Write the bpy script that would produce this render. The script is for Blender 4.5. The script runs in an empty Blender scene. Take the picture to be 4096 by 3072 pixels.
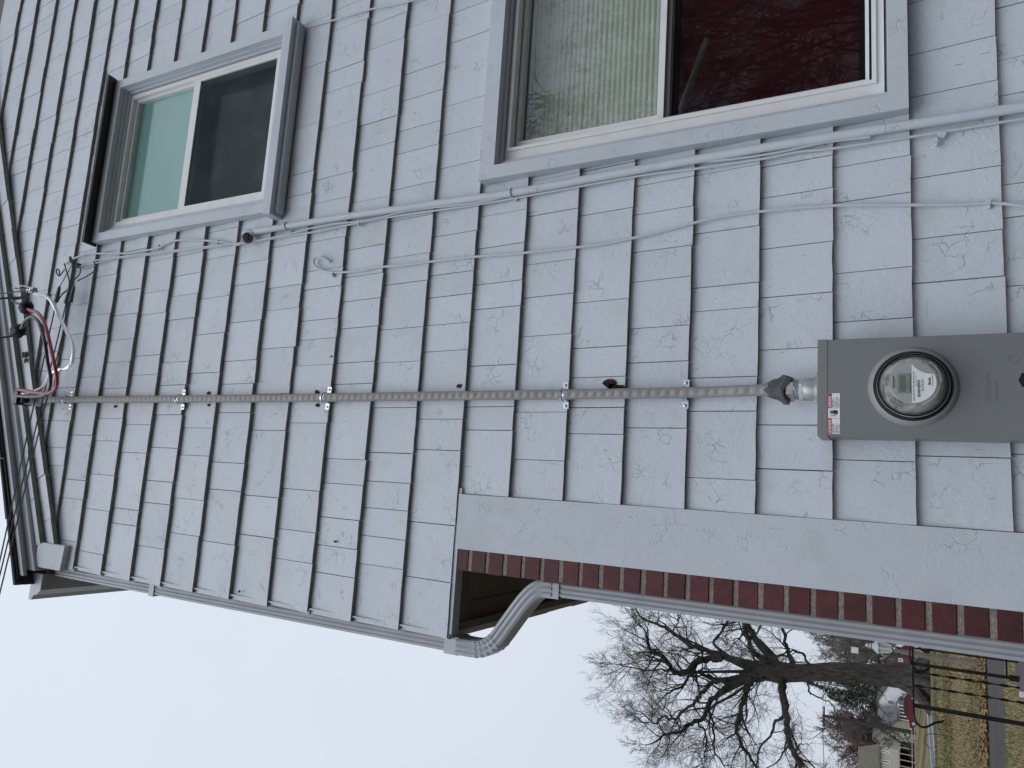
import bpy, math, random
from mathutils import Vector, Matrix

# ------------------------------------------------------------------ camera
C = bpy.context.scene.collection
RAD = math.radians
FPX, PITCH, YAW, ROLL = 2916.05, .493768, .165906, -.01424      # focal length in pixels of the 4096 px wide photograph
CAM = Vector((0, -2.17, 1.6))
ca, sa, cb, sb, cg, sg = math.cos(PITCH), math.sin(PITCH), math.cos(YAW), math.sin(YAW), math.cos(ROLL), math.sin(ROLL)
FW = Vector((sb * ca, cb * ca, sa))
r0 = Vector((cb, -sb, 0)); u0 = r0.cross(FW)
RT = cg * r0 + sg * u0
UP = -sg * r0 + cg * u0
cam = bpy.data.cameras.new('camera'); cam_ob = bpy.data.objects.new('camera', cam); C.objects.link(cam_ob)
cam.sensor_width = 36; cam.sensor_fit = 'HORIZONTAL'; cam.lens = 36 * FPX / 4096
cam.clip_start = .05; cam.clip_end = 3000
cam_ob.matrix_world = Matrix(((-UP.x, RT.x, -FW.x, CAM.x), (-UP.y, RT.y, -FW.y, CAM.y), (-UP.z, RT.z, -FW.z, CAM.z), (0, 0, 0, 1)))
bpy.context.scene.camera = cam_ob

# ------------------------------------------------------------------ overcast sky
SUN_EL, SUN_ROT = RAD(52), RAD(205)
world = bpy.data.worlds.new('World'); bpy.context.scene.world = world; world.use_nodes = True
nt = world.node_tree; nt.nodes.clear()
def N(t, **k):
    n = nt.nodes.new(t)
    for a, b in k.items(): setattr(n, a, b)
    return n
sky = N('ShaderNodeTexSky', sky_type='NISHITA', sun_disc=False, sun_elevation=SUN_EL, sun_rotation=SUN_ROT)
bg1 = N('ShaderNodeBackground'); bg1.inputs[1].default_value = .08
nt.links.new(sky.outputs[0], bg1.inputs[0])
tc = N('ShaderNodeTexCoord'); noi = N('ShaderNodeTexNoise'); noi.inputs['Scale'].default_value = 1.6
noi.inputs['Detail'].default_value = 5; noi.inputs['Roughness'].default_value = .5
nt.links.new(tc.outputs['Generated'], noi.inputs[0])
ramp = N('ShaderNodeValToRGB'); ramp.color_ramp.elements[0].position = .25; ramp.color_ramp.elements[1].position = .8
ramp.color_ramp.elements[0].color = (.64, .70, .80, 1); ramp.color_ramp.elements[1].color = (.735, .795, .88, 1)
nt.links.new(noi.outputs[0], ramp.inputs[0])
sep = N('ShaderNodeSeparateXYZ'); nt.links.new(tc.outputs['Generated'], sep.inputs[0])
mr = N('ShaderNodeMapRange'); mr.inputs[1].default_value = 0; mr.inputs[2].default_value = 1
mr.inputs[3].default_value = .92; mr.inputs[4].default_value = 1.22
nt.links.new(sep.outputs[2], mr.inputs[0])
bg2 = N('ShaderNodeBackground'); nt.links.new(ramp.outputs[0], bg2.inputs[0]); nt.links.new(mr.outputs[0], bg2.inputs[1])
mx = N('ShaderNodeMixShader'); mx.inputs[0].default_value = .93
out = N('ShaderNodeOutputWorld')
nt.links.new(bg1.outputs[0], mx.inputs[1]); nt.links.new(bg2.outputs[0], mx.inputs[2]); nt.links.new(mx.outputs[0], out.inputs[0])

sun = bpy.data.lights.new('sun', 'SUN'); sun.energy = 1.22; sun.angle = RAD(50); sun.color = (.93, .96, 1)
so = bpy.data.objects.new('sun', sun); C.objects.link(so)
so.rotation_euler = (RAD(42), 0, RAD(-18))          # from behind the camera, high: falls on the wall
vs = bpy.context.scene.view_settings
vs.view_transform = 'Standard'; vs.look = 'None'; vs.exposure = 0; vs.gamma = 1; vs.use_curve_mapping = False

# ------------------------------------------------------------------ helpers
rnd = random.Random(7)
def ray(px, py): return FW * FPX + RT * (1536 - py) + UP * (2048 - px)
def onY(px, py, Y=0.0):
    d = ray(px, py); return CAM + d * ((Y - CAM.y) / d.y)
def onZ(px, py, Z=0.0):
    d = ray(px, py); return CAM + d * ((Z - CAM.z) / d.z)
def onX(px, py, X):
    d = ray(px, py); return CAM + d * ((X - CAM.x) / d.x)
def px_of(p):
    d = Vector(p) - CAM; z = d.dot(FW)
    if z < .01: return (-9e9, -9e9)
    return (2048 - FPX * d.dot(UP) / z, 1536 - FPX * d.dot(RT) / z)
def in_frame(pts, m=60):
    q = [px_of(p) for p in pts]
    xs = [a[0] for a in q]; ys = [a[1] for a in q]
    return max(xs) > -m and min(xs) < 4096 + m and max(ys) > -m and min(ys) < 3072 + m

class MB:
    def __init__(s): s.v = []; s.f = []
    def add(s, vs_, fs):
        n = len(s.v); s.v += [tuple(p) for p in vs_]; s.f += [tuple(i + n for i in f) for f in fs]
    def box(s, a, b):
        (x0, y0, z0), (x1, y1, z1) = a, b
        s.add([(x0,y0,z0),(x1,y0,z0),(x1,y1,z0),(x0,y1,z0),(x0,y0,z1),(x1,y0,z1),(x1,y1,z1),(x0,y1,z1)],
              [(0,3,2,1),(4,5,6,7),(0,1,5,4),(1,2,6,5),(2,3,7,6),(3,0,4,7)])
        return s
    def prism(s, poly, dirv):                       # polygon (3D points) swept by a vector
        n = len(poly); d = Vector(dirv); p = [Vector(q) for q in poly]
        s.add(p + [q + d for q in p], [tuple(range(n)), tuple(range(2*n-1, n-1, -1))] + [(i, i+n, (i+1) % n + n, (i+1) % n) for i in range(n)])
        return s
    def tube(s, pts, rad, sides=8, cap=True, wob=None):
        pts = [Vector(p) for p in pts]; n = len(pts)
        if not hasattr(rad, '__len__'): rad = [rad] * n
        t0 = (pts[1] - pts[0]).normalized()
        a = t0.cross(Vector((0, 0, 1)) if abs(t0.z) < .9 else Vector((0, 1, 0))).normalized()
        base = len(s.v)
        for i in range(n):
            t = (pts[min(i+1, n-1)] - pts[max(i-1, 0)])
            if t.length < 1e-9: t = t0
            t = t.normalized(); a = (a - t * a.dot(t)).normalized(); b = t.cross(a)
            for k in range(sides):
                th = 2 * math.pi * k / sides; r = rad[i]
                if wob: r *= wob(i, th)
                s.v.append(tuple(pts[i] + a * (r * math.cos(th)) + b * (r * math.sin(th))))
        for i in range(n - 1):
            for k in range(sides):
                k2 = (k + 1) % sides
                s.f.append((base+i*sides+k, base+i*sides+k2, base+(i+1)*sides+k2, base+(i+1)*sides+k))
        if cap:
            s.f.append(tuple(base + k for k in range(sides))[::-1]); s.f.append(tuple(base+(n-1)*sides + k for k in range(sides)))
        return s
    def lathe(s, c, axis, prof, sides=40, closed=False, e1=None):          # prof: (distance along axis, radius)
        c = Vector(c); ax = Vector(axis).normalized()
        a = Vector(e1) if e1 else ax.cross(Vector((0, 0, 1)) if abs(ax.z) < .9 else Vector((1, 0, 0))).normalized()
        b = ax.cross(a); base = len(s.v)
        for h, r in prof:
            for k in range(sides):
                th = 2*math.pi*(k+.5)/sides; s.v.append(tuple(c + ax*h + a*(r*math.cos(th)) + b*(r*math.sin(th))))
        for i in range(len(prof)-1):
            for k in range(sides):
                k2 = (k+1) % sides; s.f.append((base+i*sides+k, base+i*sides+k2, base+(i+1)*sides+k2, base+(i+1)*sides+k))
        if not closed:
            s.f.append(tuple(base+k for k in range(sides))[::-1]); s.f.append(tuple(base+(len(prof)-1)*sides+k for k in range(sides)))
        return s
    def sweep(s, prof, p0, p1, xdir, ydir):          # open/closed 2D profile swept straight from p0 to p1
        p0, p1, xd, yd = Vector(p0), Vector(p1), Vector(xdir), Vector(ydir)
        q = [p0 + xd*a + yd*b for a, b in prof]
        return s.prism(q, p1 - p0)
ORG = {}
def finish(me, smooth):
    me.validate(); me.update()
    if smooth:
        for p in me.polygons: p.use_smooth = True
        try: me.set_sharp_from_angle(angle=RAD(38))
        except Exception: pass
def link(name, mb, mat, parent=None, smooth=False):
    o0 = ORG[parent.name] if parent is not None else Vector((0, 0, 0))
    me = bpy.data.meshes.new(name)
    me.from_pydata([(x-o0.x, y-o0.y, z-o0.z) for x, y, z in mb.v], [], mb.f)
    finish(me, smooth)
    if mat: me.materials.append(mat)
    if 'shingle' in name and mat is M['paint']:                    # down-facing edges: shade under each course put into a darker colour
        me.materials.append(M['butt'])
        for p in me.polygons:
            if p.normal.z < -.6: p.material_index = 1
    o = bpy.data.objects.new(name, me); C.objects.link(o)
    if parent is not None: o.parent = parent
    ORG[o.name] = o0
    return o
def tag(o, label=None, cat=None, group=None, kind=None):
    if label: o['label'] = label
    if cat: o['category'] = cat
    if group: o['group'] = group
    if kind: o['kind'] = kind
    return o
def thing(name, label, cat, loc=(0, 0, 0), group=None):
    o = bpy.data.objects.new(name, None); C.objects.link(o); o.location = loc; o.empty_display_size = .1
    ORG[o.name] = Vector(loc)
    return tag(o, label, cat, group)
def solo(name, mb, mat, label, cat, group=None, loc=None, smooth=False):      # a thing that is one mesh, origin at its base
    if loc is None: loc = mb.v[0]
    ORG['_tmp'] = Vector(loc)
    me = bpy.data.meshes.new(name); me.from_pydata([(x-loc[0], y-loc[1], z-loc[2]) for x, y, z in mb.v], [], mb.f)
    finish(me, smooth); me.materials.append(mat)
    o = bpy.data.objects.new(name, me); C.objects.link(o); o.location = loc; ORG[o.name] = Vector(loc)
    return tag(o, label, cat, group)
def smooth_path(pts, n=6):
    P = [Vector(p) for p in pts]; P = [P[0]*2-P[1]] + P + [P[-1]*2-P[-2]]; o = []
    for i in range(1, len(P)-2):
        for k in range(n):
            t = k/n; a, b, c, d = P[i-1], P[i], P[i+1], P[i+2]
            o.append(.5*((2*b) + (c-a)*t + (2*a-5*b+4*c-d)*t*t + (3*b-a-3*c+d)*t**3))
    o.append(P[-2]); return o

# ------------------------------------------------------------------ materials
def mat(name, col, rough=.6, metal=0, spec=.4, vary=0, bump=0, bscale=40, bdist=.002, col2=None, cscale=6, detail=6, objrand=0, stretch=None, cpos=(.35, .65)):
    m = bpy.data.materials.new(name); m.use_nodes = True; t = m.node_tree; b = t.nodes['Principled BSDF']
    b.inputs['Roughness'].default_value = rough; b.inputs['Metallic'].default_value = metal; b.inputs['Specular IOR Level'].default_value = spec
    b.inputs['Base Color'].default_value = (*col, 1)
    tc = t.nodes.new('ShaderNodeTexCoord'); vec = tc.outputs['Object']
    if stretch:
        mp = t.nodes.new('ShaderNodeMapping'); mp.inputs['Scale'].default_value = stretch; t.links.new(vec, mp.inputs[0]); vec = mp.outputs[0]
    colout = None
    if col2 is not None:
        n = t.nodes.new('ShaderNodeTexNoise'); n.inputs['Scale'].default_value = cscale; n.inputs['Detail'].default_value = detail; n.inputs['Roughness'].default_value = .6
        t.links.new(vec, n.inputs[0])
        r = t.nodes.new('ShaderNodeValToRGB'); r.color_ramp.elements[0].color = (*col, 1); r.color_ramp.elements[1].color = (*col2, 1)
        r.color_ramp.elements[0].position, r.color_ramp.elements[1].position = cpos
        t.links.new(n.outputs[0], r.inputs[0]); colout = r.outputs[0]
    if objrand:
        oi = t.nodes.new('ShaderNodeObjectInfo'); mr = t.nodes.new('ShaderNodeMapRange'); mr.inputs[3].default_value = 1-objrand; mr.inputs[4].default_value = 1+objrand
        t.links.new(oi.outputs['Random'], mr.inputs[0])
        h = t.nodes.new('ShaderNodeHueSaturation')
        if colout: t.links.new(colout, h.inputs['Color'])
        else: h.inputs['Color'].default_value = (*col, 1)
        t.links.new(mr.outputs[0], h.inputs['Value']); colout = h.outputs[0]
    if colout: t.links.new(colout, b.inputs['Base Color'])
    if bump:
        n = t.nodes.new('ShaderNodeTexNoise'); n.inputs['Scale'].default_value = bscale; n.inputs['Detail'].default_value = 5
        t.links.new(vec, n.inputs[0]); bp = t.nodes.new('ShaderNodeBump'); bp.inputs['Strength'].default_value = bump; bp.inputs['Distance'].default_value = bdist
        t.links.new(n.outputs[0], bp.inputs['Height']); t.links.new(bp.outputs[0], b.inputs['Normal'])
    return m

def paint_mat(name, base, crack=1.0, grain=1.0):
    """old thick house paint: brush grain, wrinkles, fine dark cracks, specks, slight stains"""
    m = bpy.data.materials.new(name); m.use_nodes = True; t = m.node_tree; b = t.nodes['Principled BSDF']
    b.inputs['Roughness'].default_value = .5; b.inputs['Specular IOR Level'].default_value = .35
    L = t.links.new
    tc = t.nodes.new('ShaderNodeTexCoord'); oi = t.nodes.new('ShaderNodeObjectInfo')
    off = t.nodes.new('ShaderNodeVectorMath'); off.operation = 'MULTIPLY_ADD'
    cmb = t.nodes.new('ShaderNodeCombineXYZ')
    for i in range(3): L(oi.outputs['Random'], cmb.inputs[i])
    L(cmb.outputs[0], off.inputs[0]); off.inputs[1].default_value = (37, 11, 53); L(tc.outputs['Object'], off.inputs[2])
    vec = off.outputs[0]
    def noise(scale, detail=4, rough=.55, v=vec, dist=0):
        n = t.nodes.new('ShaderNodeTexNoise'); n.inputs['Scale'].default_value = scale; n.inputs['Detail'].default_value = detail
        n.inputs['Roughness'].default_value = rough; n.inputs['Distortion'].default_value = dist; L(v, n.inputs[0]); return n
    def mrange(o, a, c, d, e, cl=True):
        n = t.nodes.new('ShaderNodeMapRange'); n.clamp = cl
        for i, q in enumerate((a, c, d, e)): n.inputs[i+1].default_value = q
        L(o, n.inputs[0]); return n.outputs[0]
    def math_(op, a, c=None):
        n = t.nodes.new('ShaderNodeMath'); n.operation = op
        for i, q in enumerate((a, c)):
            if q is None: continue
            if isinstance(q, (int, float)): n.inputs[i].default_value = q
            else: L(q, n.inputs[i])
        return n.outputs[0]
    # distorted coordinates for crack cells
    nd = noise(14, 3); mixv = t.nodes.new('ShaderNodeVectorMath'); mixv.operation = 'MULTIPLY_ADD'
    L(nd.outputs['Color'], mixv.inputs[0]); mixv.inputs[1].default_value = (.09, .09, .09); L(vec, mixv.inputs[2])
    vo = t.nodes.new('ShaderNodeTexVoronoi'); vo.feature = 'DISTANCE_TO_EDGE'; vo.inputs['Scale'].default_value = 24; L(mixv.outputs[0], vo.inputs[0])
    line = mrange(vo.outputs['Distance'], .0, .035, 1, 0)
    mask = mrange(noise(11, 4).outputs[0], .55, .66, 0, 1)
    cr = math_('MULTIPLY', line, mask)
    mp = t.nodes.new('ShaderNodeMapping'); mp.inputs['Scale'].default_value = (1, 1, .18); L(vec, mp.inputs[0])
    gr = noise(120, 3, .5, mp.outputs[0])                       # vertical grain ticks
    tick = math_('MULTIPLY', mrange(gr.outputs[0], .70, .74, 0, 1), mrange(noise(6, 2).outputs[0], .5, .6, 0, 1))
    speck = mrange(noise(210, 2, .5).outputs[0], .735, .76, 0, 1)
    dark = math_('MINIMUM', math_('ADD', math_('ADD', math_('MULTIPLY', cr, .42*crack), math_('MULTIPLY', tick, .5*crack)), math_('MULTIPLY', speck, .5*crack)), .85)
    # tone
    tone = noise(3.2, 6, .6); big = noise(.9, 3)
    vrand = mrange(oi.outputs['Random'], 0, 1, .965, 1.03)
    val = math_('MULTIPLY', math_('MULTIPLY', mrange(tone.outputs[0], .3, .7, .955, 1.035), mrange(big.outputs[0], .35, .65, .975, 1.02)), vrand)
    hs = t.nodes.new('ShaderNodeHueSaturation'); hs.inputs['Color'].default_value = (*base, 1); L(val, hs.inputs['Value'])
    stain = t.nodes.new('ShaderNodeMixRGB'); stain.inputs[2].default_value = (base[0]*.82, base[1]*.79, base[2]*.72, 1)
    L(hs.outputs[0], stain.inputs[1]); L(mrange(noise(5, 5, .65).outputs[0], .56, .75, 0, .55), stain.inputs[0])
    mixc = t.nodes.new('ShaderNodeMixRGB'); mixc.inputs[2].default_value = (.05, .05, .05, 1); L(stain.outputs[0], mixc.inputs[1]); L(dark, mixc.inputs[0])
    L(mixc.outputs[0], b.inputs['Base Color'])
    # relief
    wr = noise(85, 4, .6, vec, .8); wr2 = noise(26, 5, .6)
    wmask = mrange(noise(4.5, 3).outputs[0], .48, .62, .25, 1)
    h = math_('ADD', math_('MULTIPLY', math_('MULTIPLY', wr.outputs[0], wmask), .9*grain), math_('MULTIPLY', wr2.outputs[0], .8*grain))
    h = math_('SUBTRACT', h, math_('MULTIPLY', cr, .55))
    h = math_('ADD', h, math_('MULTIPLY', gr.outputs[0], .35*grain))
    bp = t.nodes.new('ShaderNodeBump'); bp.inputs['Strength'].default_value = .62; bp.inputs['Distance'].default_value = .0035
    L(h, bp.inputs['Height']); L(bp.outputs[0], b.inputs['Normal'])
    return m

def glass_mat(name, tint=(.93, .95, .95), gain=1.0, rough=0.0):
    m = bpy.data.materials.new(name); m.use_nodes = True; t = m.node_tree; t.nodes.clear()
    o = t.nodes.new('ShaderNodeOutputMaterial'); tr = t.nodes.new('ShaderNodeBsdfTransparent'); tr.inputs[0].default_value = (*tint, 1)
    g = t.nodes.new('ShaderNodeBsdfGlossy'); g.inputs['Roughness'].default_value = rough; g.inputs[0].default_value = (.95, .97, 1, 1)
    f = t.nodes.new('ShaderNodeFresnel'); ge = t.nodes.new('ShaderNodeNewGeometry'); io = t.nodes.new('ShaderNodeMapRange'); io.inputs[3].default_value = 1.5; io.inputs[4].default_value = 1/1.5
    t.links.new(ge.outputs['Backfacing'], io.inputs[0]); t.links.new(io.outputs[0], f.inputs[0])
    mu = t.nodes.new('ShaderNodeMath'); mu.operation = 'MULTIPLY'; mu.inputs[1].default_value = gain; mu.use_clamp = True
    x = t.nodes.new('ShaderNodeMixShader'); t.links.new(f.outputs[0], mu.inputs[0]); t.links.new(mu.outputs[0], x.inputs[0])
    t.links.new(tr.outputs[0], x.inputs[1]); t.links.new(g.outputs[0], x.inputs[2]); t.links.new(x.outputs[0], o.inputs[0]); return m
def screen_mat(name, col=(.03, .035, .035), cover=.5):
    """woven fly screen: thin threads with open holes between them (too fine to model), dusty in places"""
    m = bpy.data.materials.new(name); m.use_nodes = True; t = m.node_tree; t.nodes.clear()
    o = t.nodes.new('ShaderNodeOutputMaterial'); tr = t.nodes.new('ShaderNodeBsdfTransparent'); d = t.nodes.new('ShaderNodeBsdfDiffuse')
    tc = t.nodes.new('ShaderNodeTexCoord'); n = t.nodes.new('ShaderNodeTexNoise'); n.inputs['Scale'].default_value = 5; n.inputs['Detail'].default_value = 9; n.inputs['Distortion'].default_value = .3
    t.links.new(tc.outputs['Object'], n.inputs[0])
    r = t.nodes.new('ShaderNodeValToRGB'); r.color_ramp.elements[0].color = (*col, 1); r.color_ramp.elements[0].position = .45
    r.color_ramp.elements[1].color = (col[0]*1.9, col[1]*1.95, col[2]*1.95, 1); r.color_ramp.elements[1].position = .8
    t.links.new(n.outputs[0], r.inputs[0]); t.links.new(r.outputs[0], d.inputs[0])
    x = t.nodes.new('ShaderNodeMixShader'); x.inputs[0].default_value = cover
    t.links.new(tr.outputs[0], x.inputs[1]); t.links.new(d.outputs[0], x.inputs[2]); t.links.new(x.outputs[0], o.inputs[0]); return m

M = {}
M['paint'] = paint_mat('house_paint', (.532, .568, .615))
M['trim'] = paint_mat('trim_paint', (.520, .558, .602), crack=.35, grain=.55)
M['butt'] = mat('shaded_butt_edge', (.265, .275, .25), .8, col2=(.19, .195, .175), cscale=18, bump=.6, bscale=120, bdist=.002)  # dark greenish tone stands in for shade below the courses
M['vinyl'] = mat('white_vinyl', (.74, .74, .735), .4, col2=(.66, .65, .64), cscale=14, cpos=(.5, .8))
M['dark_metal'] = mat('dark_flashing', (.02, .022, .024), .45)
M['sheath'] = mat('old_sheathing', (.16, .15, .14), .9)
M['glass'] = glass_mat('window_glass')
M['glass2'] = glass_mat('reflecting_window_glass', (.90, .92, .91), 1.35)
M['bowl'] = glass_mat('meter_glass', (.96, .97, .96), .85)
M['screen'] = screen_mat('fly_screen', (.05, .062, .064), .42)
M['red_screen'] = screen_mat('red_side_screen', (.008, .006, .007), .30)
M['black'] = mat('black_plastic', (.012, .012, .013), .35)
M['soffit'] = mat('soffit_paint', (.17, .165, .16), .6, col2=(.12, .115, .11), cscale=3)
M['gutter'] = mat('gutter_aluminium', (.385, .40, .425), .38, .1, col2=(.32, .335, .36), cscale=5)
M['brick'] = mat('dark_red_brick', (.056, .0115, .0115), .6, bump=.35, bscale=520, bdist=.002, col2=(.092, .019, .018), cscale=30, objrand=.22)
M['mortar'] = mat('mortar', (.30, .26, .235), .95, bump=1, bscale=210, bdist=.004, col2=(.17, .15, .14), cscale=120)
M['shingle_roof'] = mat('asphalt_shingle', (.04, .042, .045), .9, bump=.6, bscale=120, col2=(.07, .07, .072), cscale=30)
M['box'] = mat('meter_enamel', (.183, .192, .193), .42, bump=.05, bscale=500, bdist=.0005)
M['box2'] = mat('meter_enamel_cap', (.20, .205, .195), .45)
M['galv'] = mat('galvanised_steel', (.62, .66, .68), .28, .9, col2=(.46, .5, .52), cscale=60)
M['cast'] = mat('cast_metal', (.45, .45, .45), .45, .6, bump=.3, bscale=120, col2=(.3, .3, .3), cscale=35)
M['cable'] = mat('grey_cable_jacket', (.31, .295, .28), .5, col2=(.26, .245, .23), cscale=25)
M['putty'] = mat('duct_putty', (.075, .08, .08), .75, bump=.5, bscale=60, bdist=.003)
M['chrome'] = mat('bright_ring', (.55, .56, .56), .15, 1)
M['ring'] = mat('black_ring', (.01, .01, .012), .22)
M['face'] = mat('meter_face', (.34, .35, .345), .5)
M['lcd'] = mat('lcd_glass', (.21, .235, .19), .4)
M['ink'] = mat('black_ink', (.02, .02, .022), .5)
M['paper'] = mat('label_paper', (.80, .81, .85), .5)
M['sticker'] = mat('sticker_white', (.74, .75, .78), .4)
M['stickred'] = mat('sticker_red', (.50, .012, .03), .4)
M['blackwire'] = mat('black_wire', (.02, .022, .026), .28, spec=.6)
M['redwire'] = mat('red_wire', (.30, .012, .025), .3, spec=.6)
M['alu'] = mat('bare_aluminium', (.68, .69, .68), .32, .85)
M['tape'] = mat('black_tape', (.006, .006, .007), .5, spec=.2)
M['greycable'] = mat('painted_cable', (.51, .535, .57), .5, bump=.4, bscale=150, bdist=.001)
M['drop'] = mat('old_drop_wire', (.09, .095, .10), .6)
M['rust'] = mat('exposed_rotten_wood', (.06, .028, .014), .95, bump=1, bscale=120, col2=(.015, .01, .008), cscale=60)
M['blind'] = mat('blind_slat', (.60, .62, .54), .5)
M['curtain'] = mat('dark_red_curtain', (.17, .005, .014), .9, bump=.5, bscale=300, col2=(.13, .004, .011), cscale=9)
M['teal'] = mat('teal_shade', (.27, .47, .425), .7)
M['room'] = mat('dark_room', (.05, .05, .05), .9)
M['wood'] = mat('grey_wood', (.34, .31, .27), .7)
M['iron'] = mat('black_iron', (.006, .006, .008), .5, spec=.15, bump=.3, bscale=90, col2=(.02, .02, .022), cscale=30)
M['limb'] = mat('oak_limb_bark', (.018, .017, .015), .95, bump=1, bscale=2.2, bdist=.08, col2=(.045, .042, .036), cscale=2.2)
M['bark'] = mat('oak_bark', (.032, .028, .025), .95, bump=1, bscale=2.2, bdist=.12, col2=(.085, .075, .066), cscale=2.2, stretch=(3, 3, .5), cpos=(.4, .65))
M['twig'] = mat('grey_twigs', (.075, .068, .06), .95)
M['twig_far'] = mat('hazed_far_twigs', (.17, .15, .135), .95)  # distance haze painted in: twig colour lightened
M['twig_red'] = mat('hazed_reddish_twigs', (.20, .135, .135), .95)  # lightened likewise, haze put into the colour
M['fir'] = mat('dark_needles', (.045, .056, .042), .95, col2=(.08, .09, .065), cscale=1.5)  # needle colour raised for the same painted haze
M['asphalt'] = mat('drive_asphalt', (.052, .044, .040), .92, bump=.6, bscale=60, bdist=.01, col2=(.038, .032, .029), cscale=.8)
M['road'] = mat('street_asphalt', (.15, .155, .165), .9, col2=(.12, .125, .135), cscale=.3)
M['line'] = mat('road_line', (.6, .6, .6), .8)
M['slab'] = mat('porch_slab', (.11, .085, .085), .85, bump=1, bscale=90, bdist=.006, col2=(.16, .13, .125), cscale=45)
COURSE_Z = [1.171, 1.371, 1.578, 1.775, 1.977, 2.178, 2.377, 2.574, 2.772, 2.972, 3.176, 3.392, 3.6, 3.818, 4.03, 4.247, 4.463, 4.67, 4.882, 5.096, 5.295, 5.49, 5.685, 5.89, 6.1, 6.31, 6.515, 6.737]
JOINTS = [[0.602,0.786,0.876,1.128,1.231,1.385],[0.16,0.626,0.751,0.926,1.168],[0.143,0.529,0.671,0.882,0.991],[0.11,0.236,0.456,0.614,0.764,0.925],[0.075,0.274,0.376,0.584,0.659,0.835,1.03],[0.221,0.428,0.54,0.694,0.795,0.923],[0.198,0.284,0.384,0.482,0.638,0.837,0.946],[0.108,0.531,0.67,0.789,0.969],[0.204,0.286,0.432,0.64,0.732,0.869,0.992],[-0.322,-0.13,0.129,0.24,0.491,0.591,0.698,0.784,0.937,1.213,1.349,1.47,1.621,1.74,1.871],[-0.299,-0.197,-0.094,0.004,0.112,0.282,0.455,0.765,0.874,1.026,1.158,1.309,1.407,1.538,1.655,1.865],[-0.352,-0.25,-0.144,-0.014,0.081,0.374,0.46,0.6,0.712,0.813,0.93,1.131,1.359,1.472,1.604,1.815,1.932],[-0.322,-0.207,-0.047,0.218,0.454,0.562,0.643,0.778,0.856,1.158,1.265,1.496,1.667,1.762,1.96,2.063],[-0.246,0.185,0.337,0.533,0.701,0.801,0.985,1.205,1.525,1.813,2.038],[-0.292,-0.073,0.043,0.257,0.383,0.485,0.659,0.83],[-0.275,-0.124,0.188,0.435,0.614,0.783],[-0.349,-0.156,-0.057,0.094,0.245,0.382,0.49,0.694,0.81,0.909,2.256],[-0.265,-0.195,0.065,0.197,0.434,0.528,0.841,1.003,2.214],[-0.412,-0.213,-0.047,0.115,0.223,0.372,0.502,0.614,0.741,0.865,2.2,2.31,2.41],[-0.173,-0.082,0.139,0.43,0.647,0.753,0.957,2.161,2.257,2.356,2.456],[-0.018,0.071,0.207,0.378,0.528,1.367,1.664,2.299,2.427,2.533],[0.471,1.158,1.268,1.361,1.445,1.562,1.717,1.802,1.971,2.168,2.268],[1.216,1.329,1.491,1.618,1.733,1.844,1.921,2.039,2.202,2.425,2.638],[1.291,1.402,1.535,1.709,1.804,1.976,2.254,2.368,2.495,2.689],[1.478,1.67,1.755,1.839,1.928,2.166,2.323,2.574],[1.995,2.261,2.409,2.541],[],[]]

# ================================================================== THE HOUSE
house = thing('house', 'grey painted shingle-sided house filling the picture, brick veneer at its lower front corner', 'house', (0, 0, 0))
def rake(x, c, sl=.5128): return c + sl * x
def clip(poly, a, b, c):                         # keep a*x + b*z <= c
    o = []
    for i in range(len(poly)):
        p, q = poly[i], poly[(i+1) % len(poly)]
        dp, dq = a*p[0]+b*p[1]-c, a*q[0]+b*q[1]-c
        if dp <= 0: o.append(p)
        if (dp < 0 < dq) or (dq < 0 < dp):
            t = dp/(dp-dq); o.append((p[0]+(q[0]-p[0])*t, p[1]+(q[1]-p[1])*t))
    return o
def area(p): return abs(sum(p[i][0]*p[(i+1) % len(p)][1]-p[(i+1) % len(p)][0]*p[i][1] for i in range(len(p))))/2
W1 = (1.150, 2.000, 3.985, 5.262)               # openings x0,x1,z0,z1
W2 = (1.135, 2.420, 1.600, 2.940)
# sheathing wall with the two openings left out
wm = MB()
def wallbox(x0, x1, z0, z1): wm.box((x0, .0215, z0), (x1, .14, z1))
wallbox(-.02, 1.135, 0, 2.98); wallbox(1.135, 2.42, 0, 1.6); wallbox(1.135, 2.42, 2.94, 2.98); wallbox(2.42, 7.6, 0, 2.98)
wallbox(-.485, 1.15, 2.98, 5.2); wallbox(1.15, 2.0, 2.98, 3.985); wallbox(2.0, 7.6, 2.98, 5.2)
wm.prism([(-.485, .0215, 5.2), (1.15, .0215, 5.2), (1.15, .0215, rake(1.15, 5.46)), (-.485, .0215, rake(-.485, 5.46))], (0, .12, 0))
wm.prism([(1.15, .0215, 5.262), (2.0, .0215, 5.262), (2.0, .0215, rake(2.0, 5.46)), (1.15, .0215, rake(1.15, 5.46))], (0, .12, 0))
wm.prism([(2.0, .0215, 5.2), (7.6, .0215, 5.2), (3.6, .0215, rake(3.6, 5.46)), (2.0, .0215, rake(2.0, 5.46))], (0, .12, 0))
gable = link('gable_wall', wm, M['sheath'], house)
stuff = MB(); count = 0
def shingle(poly, zb, zt, dy=0, dt=0):
    global count
    if len(poly) < 3 or area(poly) < 3e-4: return
    def Yf(x, z): return .0185 * (z - zb) / (zt - zb) + dy + dt * (x - poly[0][0])
    f = [(x, Yf(x, z), z) for x, z in poly]; b = [(x, .0212, z) for x, z in poly]; n = len(f)
    vs_ = f + b; fs = [tuple(range(n))] + [(i, i+n, (i+1) % n+n, (i+1) % n) for i in range(n)] + [tuple(range(2*n-1, n-1, -1))]
    if in_frame(f, 100) and count < 300:
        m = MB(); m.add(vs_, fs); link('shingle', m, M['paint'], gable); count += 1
    else: stuff.add(vs_, fs)
zc = [-.03 + .2*i for i in range(6)]
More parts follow.
